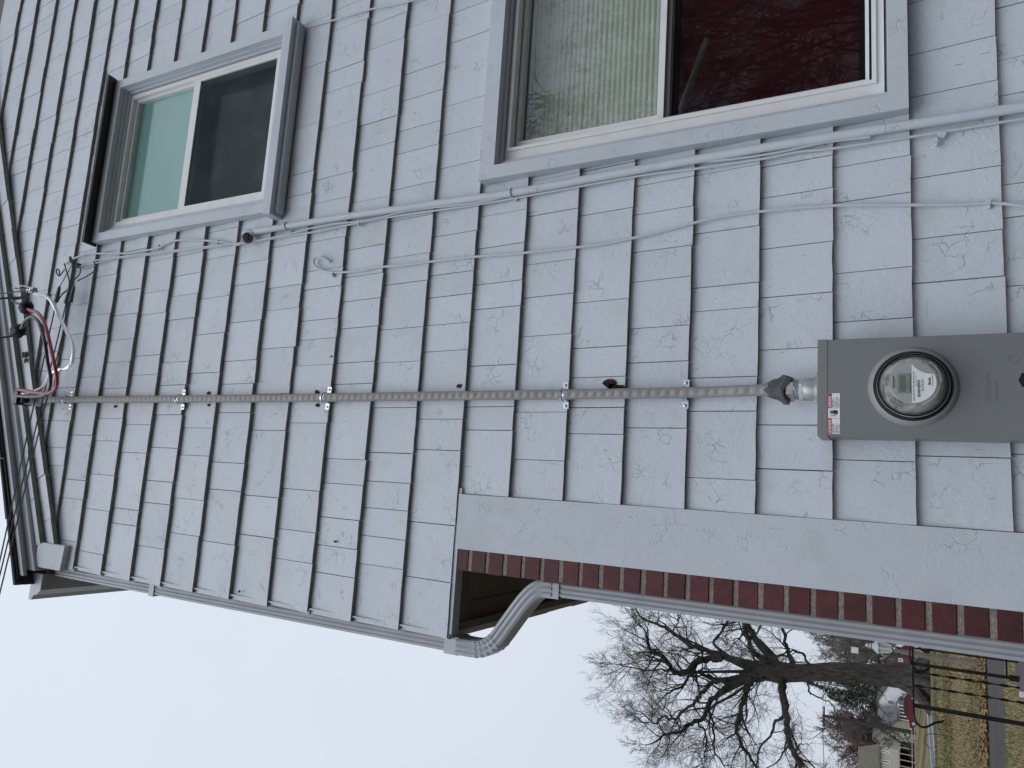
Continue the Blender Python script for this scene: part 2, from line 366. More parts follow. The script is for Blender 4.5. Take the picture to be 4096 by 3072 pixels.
ALLZ = [(z, None) for z in zc] + [(z, J) for z, J in zip(COURSE_Z, JOINTS)]
for i, (zb, J) in enumerate(ALLZ[:-1]):
    zt = ALLZ[i+1][0] + .024
    xl = -.0185 if zb < 2.95 else -.505 + rnd.uniform(-.003, .003)
    js = list(J or []); js = [x for x in js if x > xl + .04]
    xs = [xl]; marks = sorted(js)
    while xs[-1] < 6.6:
        nxt = [m_ for m_ in marks if m_ > xs[-1] + .03]
        if nxt and nxt[0] - xs[-1] < .30: xs.append(nxt[0])
        else:
            step = rnd.choice((.10, .13, .16, .19, .205))
            if nxt and xs[-1]+step > nxt[0]-.07: xs.append(nxt[0])
            else: xs.append(xs[-1] + step)
    for a, b in zip(xs, xs[1:]):
        g = rnd.uniform(.0008, .0016)
        x0, x1 = a + g, b - g
        if a == xl: x0 = a
        jt = .0013 if zb < 3.3 else .003; dz = rnd.uniform(-jt, jt); z0 = zb + dz; w = x1 - x0; slant = rnd.uniform(-jt, jt)*.6
        poly = [(x0, z0 - slant), (x0+w*.33, z0+rnd.uniform(-.0012, .0012)), (x0+w*.66, z0+rnd.uniform(-.0012, .0012)), (x1, z0+slant), (x1, zt), (x0, zt)]
        poly = clip(poly, -.5128, 1, 5.4515 + .045)
        if zb > 5.2: poly = clip(poly, .5128, 1, 5.4515 + .045 + 2*.5128*3.6)
        if len(poly) < 3: continue
        dy = rnd.uniform(-.0015, .0012); dt = rnd.uniform(-.008, .008) * .8
        pieces = [poly]
        for (a0, a1, b0, b1) in (W1, W2):
            np_ = []
            for p in pieces:
                px_ = [q[0] for q in p]; pz = [q[1] for q in p]
                if max(px_) <= a0 or min(px_) >= a1 or max(pz) <= b0 or min(pz) >= b1: np_.append(p); continue
                np_.append(clip(p, 1, 0, a0)); r = clip(p, -1, 0, -a0)
                np_.append(clip(r, -1, 0, -a1)); r = clip(r, 1, 0, a1)
                np_.append(clip(r, 0, 1, b0)); np_.append(clip(r, 0, -1, -b1))
            pieces = [p for p in np_ if len(p) >= 3]
        for p in pieces: shingle(p, zb, zt, dy, dt if w < .16 else dt*.4)
# two slanted courses that follow the rake
def along(px, py, Y=-.012):
    p = onY(px, py, Y); return p.x
def rake_strip(cl, sl_l, cu, sl_u, marks, y_lo, y_hi, xend=3.5):
    xs = sorted(marks)
    while xs[-1] < xend: xs.append(xs[-1] + rnd.choice((.19, .23, .25)))
    for a, b in zip(xs, xs[1:]):
        sh = .5128 / 1.0
        def P(x, up):
            z = (cu + sl_u*x) if up else (cl + sl_l*x)
            return x, z
        h = (cu - cl)
        k = -.45 * h * .8                       # joints stand square to the slope
        dz = rnd.uniform(-.003, .003)
        a2, b2 = a + .0015, b - .0015
        lo0, lo1 = P(a2, 0), P(b2, 0); hi1, hi0 = P(b2 + k, 1), P(a2 + k, 1)
        dy = rnd.uniform(-.002, .001)
        f = [(lo0[0], y_lo+dy, lo0[1]+dz), (lo1[0], y_lo+dy, lo1[1]+dz), (hi1[0], y_hi, hi1[1]+.02), (hi0[0], y_hi, hi0[1]+.02)]
        bk = [(x, y_lo+.0225, z) for x, y, z in f]
        m = MB(); m.add(f+bk, [(0, 1, 2, 3), (7, 6, 5, 4)] + [(i, i+4, (i+1) % 4+4, (i+1) % 4) for i in range(4)])
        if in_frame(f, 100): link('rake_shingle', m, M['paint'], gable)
        else: stuff.add(m.v, m.f)
s_ = 1024/1659
mk = [along(33, 683), along(60, 796), along(68, 913), along(75, 1034), along(50, 1172), along(100, 1450), along(143, 1737), along(160, 1894), along(175, 2066)]
rake_strip(5.437, .5128, 5.537, .525, [-.40] + mk, -.024, -.004)
mk2 = [along(20, 1034-60), along(35, 1330), along(60, 1560), along(85, 1800), along(120, 1990)]
rake_strip(5.538, .525, 5.585, .53, [-.40] + mk2, -.034, -.022)
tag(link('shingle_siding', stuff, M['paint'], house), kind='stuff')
# raised block at the eave corner
b_ = MB(); b_.prism([(-.512, -.027, 5.152), (-.395, -.027, 5.142), (-.395, -.027, 5.36), (-.512, -.027, 5.36)], (0, .047, 0)); link('corner_block', b_, M['paint'], house)

# lower corner board, joint strip over it, its upper end
m = MB(); m.box((-.206, .0015, 0), (-.0205, .03, 2.965)); link('corner_board', m, M['trim'], house)
m = MB(); m.box((-.49, .006, 2.958), (-.0, .05, 2.976)); link('drip_board', m, M['trim'], house)
# brick end of the front veneer: each brick a piece
mort = MB(); mort.box((-.2762, .0108, 0), (-.19, .12, 2.955)); veneer = link('brick_veneer', mort, M['mortar'], house)
base_ = MB(); L_, H_, D_ = .098, .0285, .0
def brick_mesh():
    m = MB(); x0, x1, y0, y1, z0, z1, c = -.279, -.188, .008, .2, -.0274, .0274, .0022
    m.add([(x0+c,y0,z0+c),(x1,y0,z0+c),(x1,y0,z1-c),(x0+c,y0,z1-c),(x0,y0+c,z0+c),(x0,y0+c,z1-c),(x0+c,y0+c,z0),(x1,y0+c,z0),(x1,y0+c,z1),(x0+c,y0+c,z1),
           (x0,y1,z0+c),(x0,y1,z1-c),(x0+c,y1,z0),(x1,y1,z0),(x1,y1,z1),(x0+c,y1,z1)],
          [(0,1,2,3),(4,0,3,5),(6,7,1,0),(3,2,8,9),(4,5,11,10),(6,12,13,7),(9,8,14,15),(0,4,6),(3,9,5),(4,10,12,6),(5,9,15,11),(10,11,15,14,13,12)])
    return m
for k in range(-26, 17):
    z = 1.824 + .0338 + k*.0677
    bm_ = brick_mesh(); j = [rnd.uniform(-.0016, .0016) for _ in range(3)]; sc = rnd.uniform(.97, 1.02)
    bm_.v = [(x+j[0], y+j[1], z+zz*sc+j[2]*.6) for x, y, zz in bm_.v]
    link('brick', bm_, M['brick'], veneer)
# rest of the front veneer (seen only from the side): joined bricks over mortar
m = MB(); m.box((-.272, .215, 0), (-.19, 8, 2.955)); link('front_mortar', m, M['mortar'], house)
m = MB()
for k in range(-26, 17):
    z = 1.824 + .0338 + k*.0677; y = .215 + (.11 if k % 2 else .0)
    while y < 7.8:
        m.box((-.278+rnd.uniform(-.001, .001), y, z-.0287), (-.2, y+.2, z+.0287)); y += .21
tag(link('front_bricks', m, M['brick'], house), kind='stuff')
# jettied front of the upper floor
m = MB(); m.box((-.487, .1, 2.99), (-.40, 8, 5.31)); link('front_wall', m, M['sheath'], house)
m = MB()
for i, zb in enumerate(COURSE_Z[9:20]):
    zt = COURSE_Z[10+i] + .024; y = .004
    zt = min(zt, 5.32)
    while y < 8:
        w = rnd.choice((.1, .15, .2)); dz = rnd.uniform(-.004, .004); xo = rnd.uniform(-.002, .002)
        p = [(-.508+xo, y+.001, zb+dz), (-.508+xo, y+w-.001, zb+dz), (-.489, y+w-.001, zt), (-.489, y+.001, zt)]
        q = [(-.487, a_, c_) for _, a_, c_ in p]
        m.add(p+q, [(0, 1, 2, 3), (7, 6, 5, 4)]+[(k, k+4, (k+1) % 4+4, (k+1) % 4) for k in range(4)]); y += w
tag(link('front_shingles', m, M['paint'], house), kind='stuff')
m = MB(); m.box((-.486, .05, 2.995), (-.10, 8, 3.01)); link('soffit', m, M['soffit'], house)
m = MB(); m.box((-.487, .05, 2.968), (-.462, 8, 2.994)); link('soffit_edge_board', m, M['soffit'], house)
# roof: near rake with its layers, slope, eave
ridge = 3.6
def rake_layer(name, y0, y1, c0, c1, mt, x0=-.53):
    m = MB(); sl = .5128
    for xa, xb, s1 in ((x0, ridge, 1), (ridge, 7.7, -1)):
        def zz(x, c): return c + sl*(x if s1 > 0 else 2*ridge - x)
        m.prism([(xa, y0, zz(xa, c0)), (xb, y0, zz(xb, c0)), (xb, y0, zz(xb, c1)), (xa, y0, zz(xa, c1))], (0, y1-y0, 0))
    return link(name, m, mt, roof_p)
m = MB()
for xa, xb, za, zb_ in ((-.60, ridge, 5.655+.5128*-.60, 5.655+.5128*ridge), (ridge, 7.8, 5.655+.5128*ridge, 5.655+.5128*(2*ridge-7.8))):
    m.prism([(xa, -.05, za+.03), (xb, -.05, zb_+.03), (xb, -.05, zb_+.062), (xa, -.05, za+.062)], (0, 8.2, 0))
roof_p = link('roof', m, M['shingle_roof'], house)
FR = 5.335 + .519*.5128
rake_layer('frieze_board', -.040, .02, FR+.002, FR+.050, M['trim'])
rake_layer('rake_soffit', -.062, .02, FR+.051, FR+.060, M['gutter'])
rake_layer('rake_fascia', -.072, -.056, FR+.045, FR+.075, M['gutter'], -.555)
rake_layer('drip_edge', -.082, -.05, FR+.078, FR+.086, M['dark_metal'], -.575)
x = -.60
k = 0
while x < 3.5:                                   # shingle tabs of the roof edge
    w = .30; m = MB(); lift = .089 + .004*(k % 2)
    zz = lambda q: FR + lift + .5128*q
    m.prism([(x, -.092, zz(x)), (x+w-.0008, -.092, zz(x+w)), (x+w-.0008, -.092, zz(x+w)+.012), (x, -.092, zz(x)+.018)], (0, .35, 0))
    link('roof_shingle', m, M['shingle_roof'], roof_p); x += w; k += 1
# eave: soffit boards, gutter with its end cap, fascia
m = MB(); m.box((-.56, .02, 5.325), (-.48, 8, 5.34)); link('eave_soffit', m, M['soffit'], house)
gx = -.548
prof = [(0, .005), (-.075, .005), (-.098, .03), (-.105, .055), (-.128, .072), (-.130, .092), (-.124, .092), (-.122, .076), (-.100, .060), (-.094, .034), (-.073, .009), (-.004, .009), (-.004, .09), (0, .09)]
m = MB(); m.sweep([(a*1.0, b) for a, b in prof], (gx, .0, 5.315), (gx, 8, 5.315), (1, 0, 0), (0, 0, 1)); gut = link('gutter', m, M['gutter'], house)
cap = [prof[i] for i in (0, 1, 2, 3, 4, 5)] + [(0, .092)]
m = MB(); m.sweep(cap, (gx, -.006, 5.315), (gx, .0, 5.315), (1, 0, 0), (0, 0, 1)); link('end_cap', m, M['trim'], gut)
# downspout: upper run on the jettied front, two elbows, lower run beside the bricks
def ribbed(pts_c, half_a, half_b, adir=None):
    """rectangular corrugated pipe swept along pts_c (in the XZ plane); half_a in the plane, half_b along Y"""
    m = MB(); ring = []
    nb = 4
    sec = []
    for i in range(17):                                          # -Y face with ribs (across the in-plane direction)
        a = -1 + 2*i/16; sec.append((a*half_a, -half_b - .0022*math.cos(a*math.pi*3)))
    for i in range(1, 17):
        b = -1 + 2*i/16; sec.append((half_a + .0022*math.cos(b*math.pi*3), b*half_b))
    for i in range(1, 17):
        a = 1 - 2*i/16; sec.append((a*half_a, half_b + .0022*math.cos(a*math.pi*3)))
    for i in range(1, 16):
        b = 1 - 2*i/16; sec.append((-half_a - .0022*math.cos(b*math.pi*3), b*half_b))
    P = [Vector(p) for p in pts_c]; n = len(sec)
    for i, p in enumerate(P):
        t = (P[min(i+1, len(P)-1)]-P[max(0, i-1)]).normalized(); nn = Vector((t.z, 0, -t.x))
        for a, b in sec: m.v.append(tuple(p + nn*a + Vector((0, b, 0))))
    for i in range(len(P)-1):
        for k in range(n): m.f.append((i*n+k, i*n+(k+1) % n, (i+1)*n+(k+1) % n, (i+1)*n+k))
    m.f.append(tuple(range(n))[::-1]); m.f.append(tuple((len(P)-1)*n+k for k in range(n)))
    return m
DY = .075
up = [(-.533, DY, 5.30), (-.533, DY, 4.2), (-.533, DY, 2.93)]
down = [(-.303, DY, 2.635), (-.303, DY, 1.9), (-.303, DY, .05)]
dsp = link('downspout', ribbed(down, .0225, .034), M['gutter'], house, smooth=True)
link('upper_pipe', ribbed(up, .0225, .034), M['gutter'], dsp, smooth=True)
el = smooth_path([(-.533, DY, 2.955), (-.533, DY, 2.90), (-.527, DY, 2.86), (-.508, DY, 2.825), (-.48, DY, 2.80), (-.43, DY, 2.765), (-.36, DY, 2.715), (-.322, DY, 2.68), (-.305, DY, 2.65), (-.303, DY, 2.61)], 6)
mm = ribbed(el, .0262, .041); n_ = 64; nn_ = len(mm.v)//len(el)
for i in range(len(el)):                                          # crimps of the elbows
    if 6 < i < 24 and i % 3 == 0:
        c = Vector(el[i])
        for k in range(nn_):
            v = Vector(mm.v[i*nn_+k]); mm.v[i*nn_+k] = tuple(c + (v-c)*1.06)
link('elbow', mm, M['gutter'], dsp, smooth=True)
for (cx, cz, hh, ya) in ((-.533, 2.975, .028, 0), (-.303, 2.615, .03, 0), (-.533, 4.56, .016, 0)):
    m = MB(); 
    m.box((cx-.0275, DY-.0385, cz-hh), (cx+.0275, DY-.0365, cz+hh)); m.box((cx-.0295, DY-.0385, cz-hh), (cx-.0275, DY+.04, cz+hh))
    m.box((cx+.0275, DY-.0385, cz-hh), (cx+.0295, DY+.04, cz+hh)); link('strap', m, M['gutter'], dsp)

# ------------------------------------------------------------------ windows
def frame_ring(m, x0, x1, z0, z1, wl, wr, wb, wt, y0, y1):
    """rectangular frame: outer rectangle, member widths, y0 front .. y1 back, butt joints"""
    m.box((x0, y0, z0), (x0+wl, y1, z1)); m.box((x1-wr, y0, z0), (x1, y1, z1))
    m.box((x0+wl, y0+.0006, z1-wt), (x1-wr, y1, z1)); m.box((x0+wl, y0+.0006, z0), (x1-wr, y1, z0+wb)); return m
def room(x0, x1, z0, z1, y0, y1):
    m = MB(); t = .02
    m.box((x0-t, y0, z0-t), (x0, y1, z1+t)); m.box((x1, y0, z0-t), (x1+t, y1, z1+t)); m.box((x0, y0, z0-t), (x1, y1, z0)); m.box((x0, y0, z1), (x1, y1, z1+t)); m.box((x0-t, y1, z0-t), (x1+t, y1+t, z1+t)); return m
# --- upper window
m = MB(); frame_ring(m, 1.130, 2.024, 4.03, 5.283, .044, .046, .03, .047, -.040, .004)
w1 = link('window', m, M['trim'], house)
m = MB(); frame_ring(m, 1.174, 1.978, 4.02, 5.236, .022, .006, .02, .008, -.012, .03); link('inner_casing', m, M['trim'], w1)
m = MB(); frame_ring(m, 1.196, 1.972, 4.02, 5.228, .022, .010, .02, .012, .006, .06); link('brick_mould', m, M['trim'], w1)
m = MB(); frame_ring(m, 1.216, 1.956, 4.06, 5.220, .030, .022, .04, .022, .016, .11); link('vinyl_frame', m, M['vinyl'], w1)
m = MB(); frame_ring(m, 1.244, 1.946, 4.69, 5.205, .024, .024, .030, .022, .036, .066); link('upper_sash', m, M['vinyl'], w1)
m = MB(); frame_ring(m, 1.244, 1.938, 4.106, 4.716, .020, .018, .040, .046, .019, .034); link('screen_frame', m, M['vinyl'], w1)
m = MB(); m.box((1.266, .048, 4.718), (1.924, .052, 5.184)); link('glass_pane', m, M['glass'], w1)
m = MB(); m.box((1.263, .0255, 4.145), (1.921, .0265, 4.671)); link('insect_screen', m, M['screen'], w1)
m = MB(); frame_ring(m, 1.262, 1.922, 4.10, 4.70, .03, .055, .045, .075, .072, .10); link('lower_sash', m, M['black'], w1)
m = MB(); m.box((1.29, .084, 4.143), (1.868, .088, 4.627)); link('glass_pane', m, M['glass'], w1)
m = MB(); m.prism([(1.108, -.064, 4.022), (1.108, -.062, 3.986), (1.108, .03, 3.986), (1.108, .03, 4.034)], (.925, 0, 0)); link('sill', m, M['trim'], w1)
m = MB(); m.box((1.125, -.036, 3.968), (2.015, .0, 3.9855)); link('sill_apron', m, M['trim'], w1)
m = MB(); m.prism([(1.117, -.084, 5.276), (1.117, -.042, 5.284), (1.117, -.004, 5.296), (1.117, -.004, 5.304), (1.117, -.086, 5.290)], (.92, 0, 0)); link('drip_cap', m, M['dark_metal'], w1)
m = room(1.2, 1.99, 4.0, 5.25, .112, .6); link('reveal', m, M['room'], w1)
m = MB(); m.box((1.245, .064, 4.69), (1.945, .067, 5.23)); tag(link('teal_shade', m, M['teal'], w1), 'pale teal shade behind the upper pane')
m = MB(); m.box((1.30, .108, 4.12), (1.93, .112, 4.69)); link('back_shade', m, mat('dark_teal', (.20, .26, .265), .6, col2=(.15, .205, .205), cscale=5), w1)
# --- large window
X2 = 2.40
m = MB(); frame_ring(m, 1.112, X2, 1.580, 2.960, .050, .05, .050, .062, -.036, .004)
w2 = link('window', m, M['trim'], house)
m = MB(); frame_ring(m, 1.162, X2-.05, 1.628, 2.898, .028, .03, .004, .01, .0, .05); link('inner_casing', m, M['trim'], w2)
m = MB(); m.prism([(1.162, -.030, 1.615), (1.162, .05, 1.640), (1.162, .05, 1.600), (1.162, -.030, 1.600)], (X2-.05-1.162, 0, 0)); link('sill', m, M['trim'], w2)
m = MB(); frame_ring(m, 1.190, X2-.08, 1.640, 2.886, .052, .05, .030, .014, .020, .12)
link('vinyl_frame', m, M['vinyl'], w2)
m = MB(); frame_ring(m, 1.232, X2-.12, 1.66, 2.876, .012, .012, .012, .01, .012, .02); link('frame_lip', m, M['vinyl'], w2)
m = MB(); frame_ring(m, 1.262, X2-.13, 2.285, 2.868, .026, .026, .034, .012, .058, .088); link('upper_sash', m, M['vinyl'], w2)
m = MB(); frame_ring(m, 1.250, X2-.13, 1.680, 2.322, .016, .016, .010, .022, .044, .056); link('screen_frame', m, M['vinyl'], w2)
m = MB(); m.box((1.288, .070, 2.319), (X2-.156, .074, 2.857)); link('glass_pane', m, M['glass2'], w2)
m = MB(); m.box((1.265, .0495, 1.689), (X2-.146, .0505, 2.301)); link('insect_screen', m, M['red_screen'], w2)
m = MB(); frame_ring(m, 1.262, X2-.14, 1.67, 2.31, .012, .03, .04, .04, .092, .118); link('lower_sash', m, M['black'], w2)
m = MB(); m.box((1.274, .104, 1.71), (X2-.17, .108, 2.27)); link('glass_pane', m, M['glass'], w2)
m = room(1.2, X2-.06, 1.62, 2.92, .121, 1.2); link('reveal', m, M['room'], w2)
bl = thing('window_blind', 'closed pale slatted blind behind the upper pane of the large window', 'blind', (1.3, .15, 2.35))
z = 2.345; first = None
while z < 2.90:
    if first is None:
        m = MB(); p0 = [(0, .153, -.0125), (0, .1500, -.005), (0, .1512, .004), (0, .1575, .0122), (0, .1587, .0116), (0, .1526, .0035), (0, .1514, -.005), (0, .1543, -.012)]
        m.prism([(1.262, y, z+h) for _, y, h in p0], (X2-.14-1.262, 0, 0)); first = link('slat', m, M['blind'], bl); zz0 = z
    else:
        o = first.copy(); C.objects.link(o); o.parent = bl; o.location = (0, rnd.uniform(-.0008, .0008), z-zz0)
    z += .0205
m = MB(); 
for i in range(50):
    x = 1.215 + i*(X2-.07-1.215)/49
    m.v += [(x, .235+.018*math.sin(i*1.1)+.006*math.sin(i*2.7), 1.64), (x, .235+.018*math.sin(i*1.1+.4), 2.9)]
m.f = [(2*i, 2*i+2, 2*i+3, 2*i+1) for i in range(49)]
solo('curtain', m, M['curtain'], 'dark red curtain hanging behind the lower pane of the large window', 'curtain', smooth=True)
m = MB(); pa, pb = onY(2720, 450, .17), onY(2828, 158, .17); m.tube([pa, pb], .012, 10)
solo('stick', m, M['wood'], 'pale wooden stick leaning behind the screen in front of the red curtain', 'stick')

# rotten spots left by old fixings, nail holes
def spot(px, py, r, n=9, Y=.0, sy=1.4, mt='rust'):
    c = onY(px, py, Y); m = MB(); pts = []
    for i in range(n):
        a = 2*math.pi*i/n; rr = r*rnd.uniform(.55, 1.25); pts.append((c.x+rr*math.cos(a), c.y-.0015, c.z+rr*sy*math.sin(a)))
    m.prism(pts, (0, .004, 0)); link('rotted_spot', m, M[mt], gable)
for a in ((1266, 1570, .009), (1268, 1622, .008), (1838, 1545, .008), (2435, 1538, .016), (2455, 1548, .011), (2480, 1550, .010), (833, 1572, .007), (834, 1620, .006), (97, 1420, .02), (103, 1440, .016), (468, 1590, .007), (460, 1626, .006),
          (1341, 2166, .0045), (957, 2366, .004), (418, 2257, .003), (1325, 1425, .004)): spot(*a, Y=-.0 if a[0] > 150 else -.03)

# ================================================================== METER BOX AND METER
BX0, BX1, BZ0, BZ1, BY = .195, .450, .98, 1.802, -.120
bx = thing('meter_box', 'tall grey steel meter box fixed to the shingles below the cable', 'meter box', (.32, 0, BZ0))
def rbox(x0, x1, y0, y1, z0, z1, c=.003):
    m = MB(); p = [(x0+c, y0), (x1-c, y0), (x1, y0+c), (x1, y1), (x0, y1), (x0, y0+c)]
    m.prism([(a, b, z0) for a, b in p], (0, 0, z1-z0)); return m
link('enclosure', rbox(BX0+.002, BX1-.002, BY+.006, -.001, BZ0, BZ1-.002), M['box'], bx)
# cover: plate with a raised ring, front lip cap on top
m = rbox(BX0, BX1, BY, BY+.006, BZ0, BZ1-.024, .002)
cv = link('cover', m, M['box'], bx)
MC = Vector((.322, BY, 1.582)); AX = (0, -1, 0)
m = MB(); m.lathe(MC, AX, [(-.002, .101), (.003, .100), (.010, .094), (.014, .0905), (.0145, .088), (.012, .0865), (-.001, .086)], 64); link('meter_collar', m, mat('collar_enamel', (.25, .26, .26), .4), cv, smooth=True)
link('top_cap', rbox(BX0-.0012, BX1+.0012, BY-.0012, -.0, BZ1-.0235, BZ1, .002), M['box2'], bx)
m = MB(); m.box((BX0+.0, BY+.001, BZ1-.0255), (BX1, BY+.004, BZ1-.0237)); link('seam', m, M['black'], bx)
m = MB(); c = onY(4053, 1437, BY); m.lathe(c, AX, [(0, .0105), (.0008, .0105), (.0012, .0098), (.0008, .0090), (0, .0090)], 24, closed=True); link('knockout', m, M['box'], cv, smooth=True)
m = MB(); c = onY(4094+8, 1520, BY); pts = [(c.x+.019*math.cos(a), BY-.0008, c.z+.014*math.sin(a)) for a in [math.pi/6+i*math.pi/3 for i in range(6)]]; m.prism(pts, (0, .003, 0)); link('latch_recess', m, M['black'], cv)
def text(name, s, size, x, z, y, mt, parent, align='LEFT', bold=0, depth=.0002, sx=1.0):
    cu = bpy.data.curves.new(name, 'FONT'); cu.body = s; cu.size = size; cu.align_x = align; cu.extrude = depth; cu.offset = bold; cu.resolution_u = 2
    o = bpy.data.objects.new(name+'_tmp', cu); C.objects.link(o)
    dg = bpy.context.evaluated_depsgraph_get(); me = bpy.data.meshes.new_from_object(o.evaluated_get(dg))
    bpy.data.objects.remove(o)
    o0 = ORG[parent.name]
    for v in me.vertices:
        a, b, c = v.co; v.co = (x + a*sx - o0.x, y - c - o0.y, z + b - o0.z)
    me.materials.clear(); me.materials.append(mt)
    ob = bpy.data.objects.new(name, me); C.objects.link(ob); ob.parent = parent; ORG[ob.name] = o0; return ob
p = onY(3925, 1605, BY)
text('embossed_name', 'MILBANK', .0165, p.x, 1.4195, BY, M['box'], cv, depth=.0008)
text('embossed_line', 'ELECTRIC METER', .0065, p.x, 1.405, BY, M['box'], cv, depth=.0006)
# the warning sticker
sk = thing('warning_sticker', 'red and white danger sticker at the top left of the grey meter box', 'sticker', (.2, BY, 1.75))
sx0, sx1, sz0, sz1 = .2005, .3065, 1.7475, 1.776
m = MB(); m.box((sx0, BY-.0012, sz0), (sx1, BY-.0004, sz1)); link('backing', m, M['sticker'], sk)
pw = (sx1-sx0)
a0, a1, a2, a3 = sx0, sx0+pw*.38, sx0+pw*.63, sx1
m = MB(); m.box((a0+.0006, BY-.0016, sz1-.0085), (a1-.0004, BY-.001, sz1-.0005)); m.box((a2+.0004, BY-.0016, sz1-.0085), (a3-.0006, BY-.001, sz1-.0005)); link('red_header', m, M['stickred'], sk)
text('heading', 'DANGER', .0068, a0+.0095, sz1-.0066, BY-.0018, M['sticker'], sk, bold=.0002, sx=.98)
text('heading', 'PELIGRO', .0068, a2+.0072, sz1-.0066, BY-.0018, M['sticker'], sk, bold=.0002, sx=.92)
for xx in (a0+.0022, a2+.0012):
    m = MB(); m.prism([(xx, BY-.0018, sz1-.0065), (xx+.006, BY-.0018, sz1-.0065), (xx+.003, BY-.0018, sz1-.0018)], (0, .0004, 0)); link('warning_triangle', m, M['sticker'], sk)
for (q0, q1) in ((a0+.002, a1-.003), (a2+.002, a3-.003)):
    for i in range(6):
        m_ = 'Hazardous voltage.Turn off all power before servicing.Keep this cover closed' if q0 < .25 else 'Voltaje peligroso.Corte la energia antes de dar servicio.Mantener cerrado'
        words = m_.split('.'); 
    lines = (['Hazardous Voltage.', 'Will cause death or', 'serious injury.', 'Disconnect all power', 'before servicing.', 'Keep cover closed.'] if q0 < .25 else
             ['Voltaje peligroso.', 'Puede causar muerte', 'o lesion grave.', 'Desconecte la energia', 'antes de dar servicio.', 'Mantenga cerrado.'])
    for i, tx in enumerate(lines): text('small_print', tx, .0031, q0, sz1-.0112-i*.0031, BY-.0014, M['ink'], sk)
m = MB()                                                          # the shocked hand pictogram
hx, hz = (a1+a2)/2+.003, sz0+.012
m.box((a1-.0004, BY-.0016, sz0), (a1+.0001, BY-.001, sz1)); m.box((a2-.0001, BY-.0016, sz0), (a2+.0004, BY-.001, sz1))
m.prism([(hx-.0035, BY-.0018, hz-.0065), (hx+.0035, BY-.0018, hz-.0065), (hx+.0055, BY-.0018, hz), (hx+.004, BY-.0018, hz+.004), (hx-.004, BY-.0018, hz+.004), (hx-.005, BY-.0018, hz)], (0, .0005, 0))
for i, (dx, hh) in enumerate(((-.0035, .011), (-.0013, .0128), (.0010, .0125), (.0032, .0105))): m.box((hx+dx-.0008, BY-.0018, hz+.003), (hx+dx+.0008, BY-.0013, hz+hh))
m.tube([(hx-.0105, BY-.0018, hz+.012), (hx-.0085, BY-.0018, hz+.006), (hx-.0105, BY-.0018, hz+.003), (hx-.0065, BY-.0018, hz+.001), (hx-.007, BY-.0018, hz-.003), (hx-.004, BY-.0018, hz-.004)], .0007, 4)
link('hand_pictogram', m, M['ink'], sk)
# the meter
mt_ = thing('electric_meter', 'round glass-covered electric meter in the middle of the grey meter box', 'meter', tuple(MC))
m = MB(); m.lathe(MC, AX, [(.010, .0865), (.018, .0862), (.021, .0845), (.022, .083), (.02, .0815), (.004, .0812)], 64); link('clamp_ring', m, M['ring'], mt_, smooth=True)
m = MB(); m.lathe(MC, AX, [(.004, .0805), (.006, .0805)], 48); link('base_plate', m, M['black'], mt_)
m = MB(); m.lathe(MC, AX, [(.012, .0800), (.022, .0795), (.045, .0725), (.082, .0645), (.088, .0630), (.0905, .0600), (.088, .0555), (.0895, .052), (.0915, .050), (.092, .0)], 64)
m.f = m.f[:-2]; link('glass_cover', m, M['bowl'], mt_, smooth=True)
m = MB(); m.lathe(MC, AX, [(.022, .0812), (.025, .0806), (.028, .0785)], 64, closed=True); link('bright_rim', m, M['chrome'], mt_, smooth=True)
m = MB(); m.lathe(MC, AX, [(.006, .072), (.016, .073), (.030, .069), (.060, .0595), (.0625, .056), (.0625, .0555)], 64); link('inner_housing', m, mat('housing_glare', (.40, .40, .36), .3, col2=(.14, .14, .13), cscale=30, cpos=(.45, .6)), mt_, smooth=True)  # cream and dark blotches imitate reflected streaks inside the glass
FY = BY - .0645
fc = Vector((MC.x, FY, MC.z))
m = MB(); m.lathe(fc, AX, [(-.003, .052), (.0, .052)], 64); fp = link('face_plate', m, M['face'], mt_)
m = MB(); R_ = .0495; zc_ = MC.z + .003
pts = []
for i in range(25):                                              # white label: lower disc, cut by a concave sweep at upper right
    th = math.radians(174 + i*(294-174)/24)
    pts.append((MC.x+R_*math.cos(th), FY-.0006, MC.z+R_*math.sin(th)))
e0 = pts[-1]
tip = (MC.x+.046, FY-.0006, zc_-.001)
for i in range(1, 12):
    t = i/12; cx_, cz_ = MC.x+.020, MC.z-.016
    a = (1-t)**2; b = 2*t*(1-t); c = t*t
    pts.append((a*e0[0]+b*cx_+c*tip[0], FY-.0006, a*e0[2]+b*cz_+c*tip[2]))
pts.append(tip); pts[0] = (MC.x-R_*.985, FY-.0006, zc_-.001)
m.prism(pts, (0, .0006, 0)); lb = link('label', m, M['paper'], fp)
m = MB(); m.box((MC.x-.0255, FY-.0025, MC.z+.0055), (MC.x+.0215, FY-.0001, MC.z+.0335)); link('lcd_bezel', m, M['box2'], fp)
m = MB(); m.box((MC.x-.0240, FY-.0032, MC.z+.0075), (MC.x+.0200, FY-.0024, MC.z+.0315)); link('lcd_screen', m, M['lcd'], fp)
m = MB()
def seg8(m, x, z, w, h, t=.0011):
    g = t*.6; y0, y1 = FY-.0036, FY-.0031
    for (xa, xb, za, zb) in ((x+g, x+w-g, z-t/2, z+t/2), (x+g, x+w-g, z+h/2-t/2, z+h/2+t/2), (x+g, x+w-g, z+h-t/2, z+h+t/2),
                             (x-t/2, x+t/2, z+g, z+h/2-g), (x+w-t/2, x+w+t/2, z+g, z+h/2-g), (x-t/2, x+t/2, z+h/2+g, z+h-g), (x+w-t/2, x+w+t/2, z+h/2+g, z+h-g)):
        m.box((xa, y0, za), (xb, y1, zb))
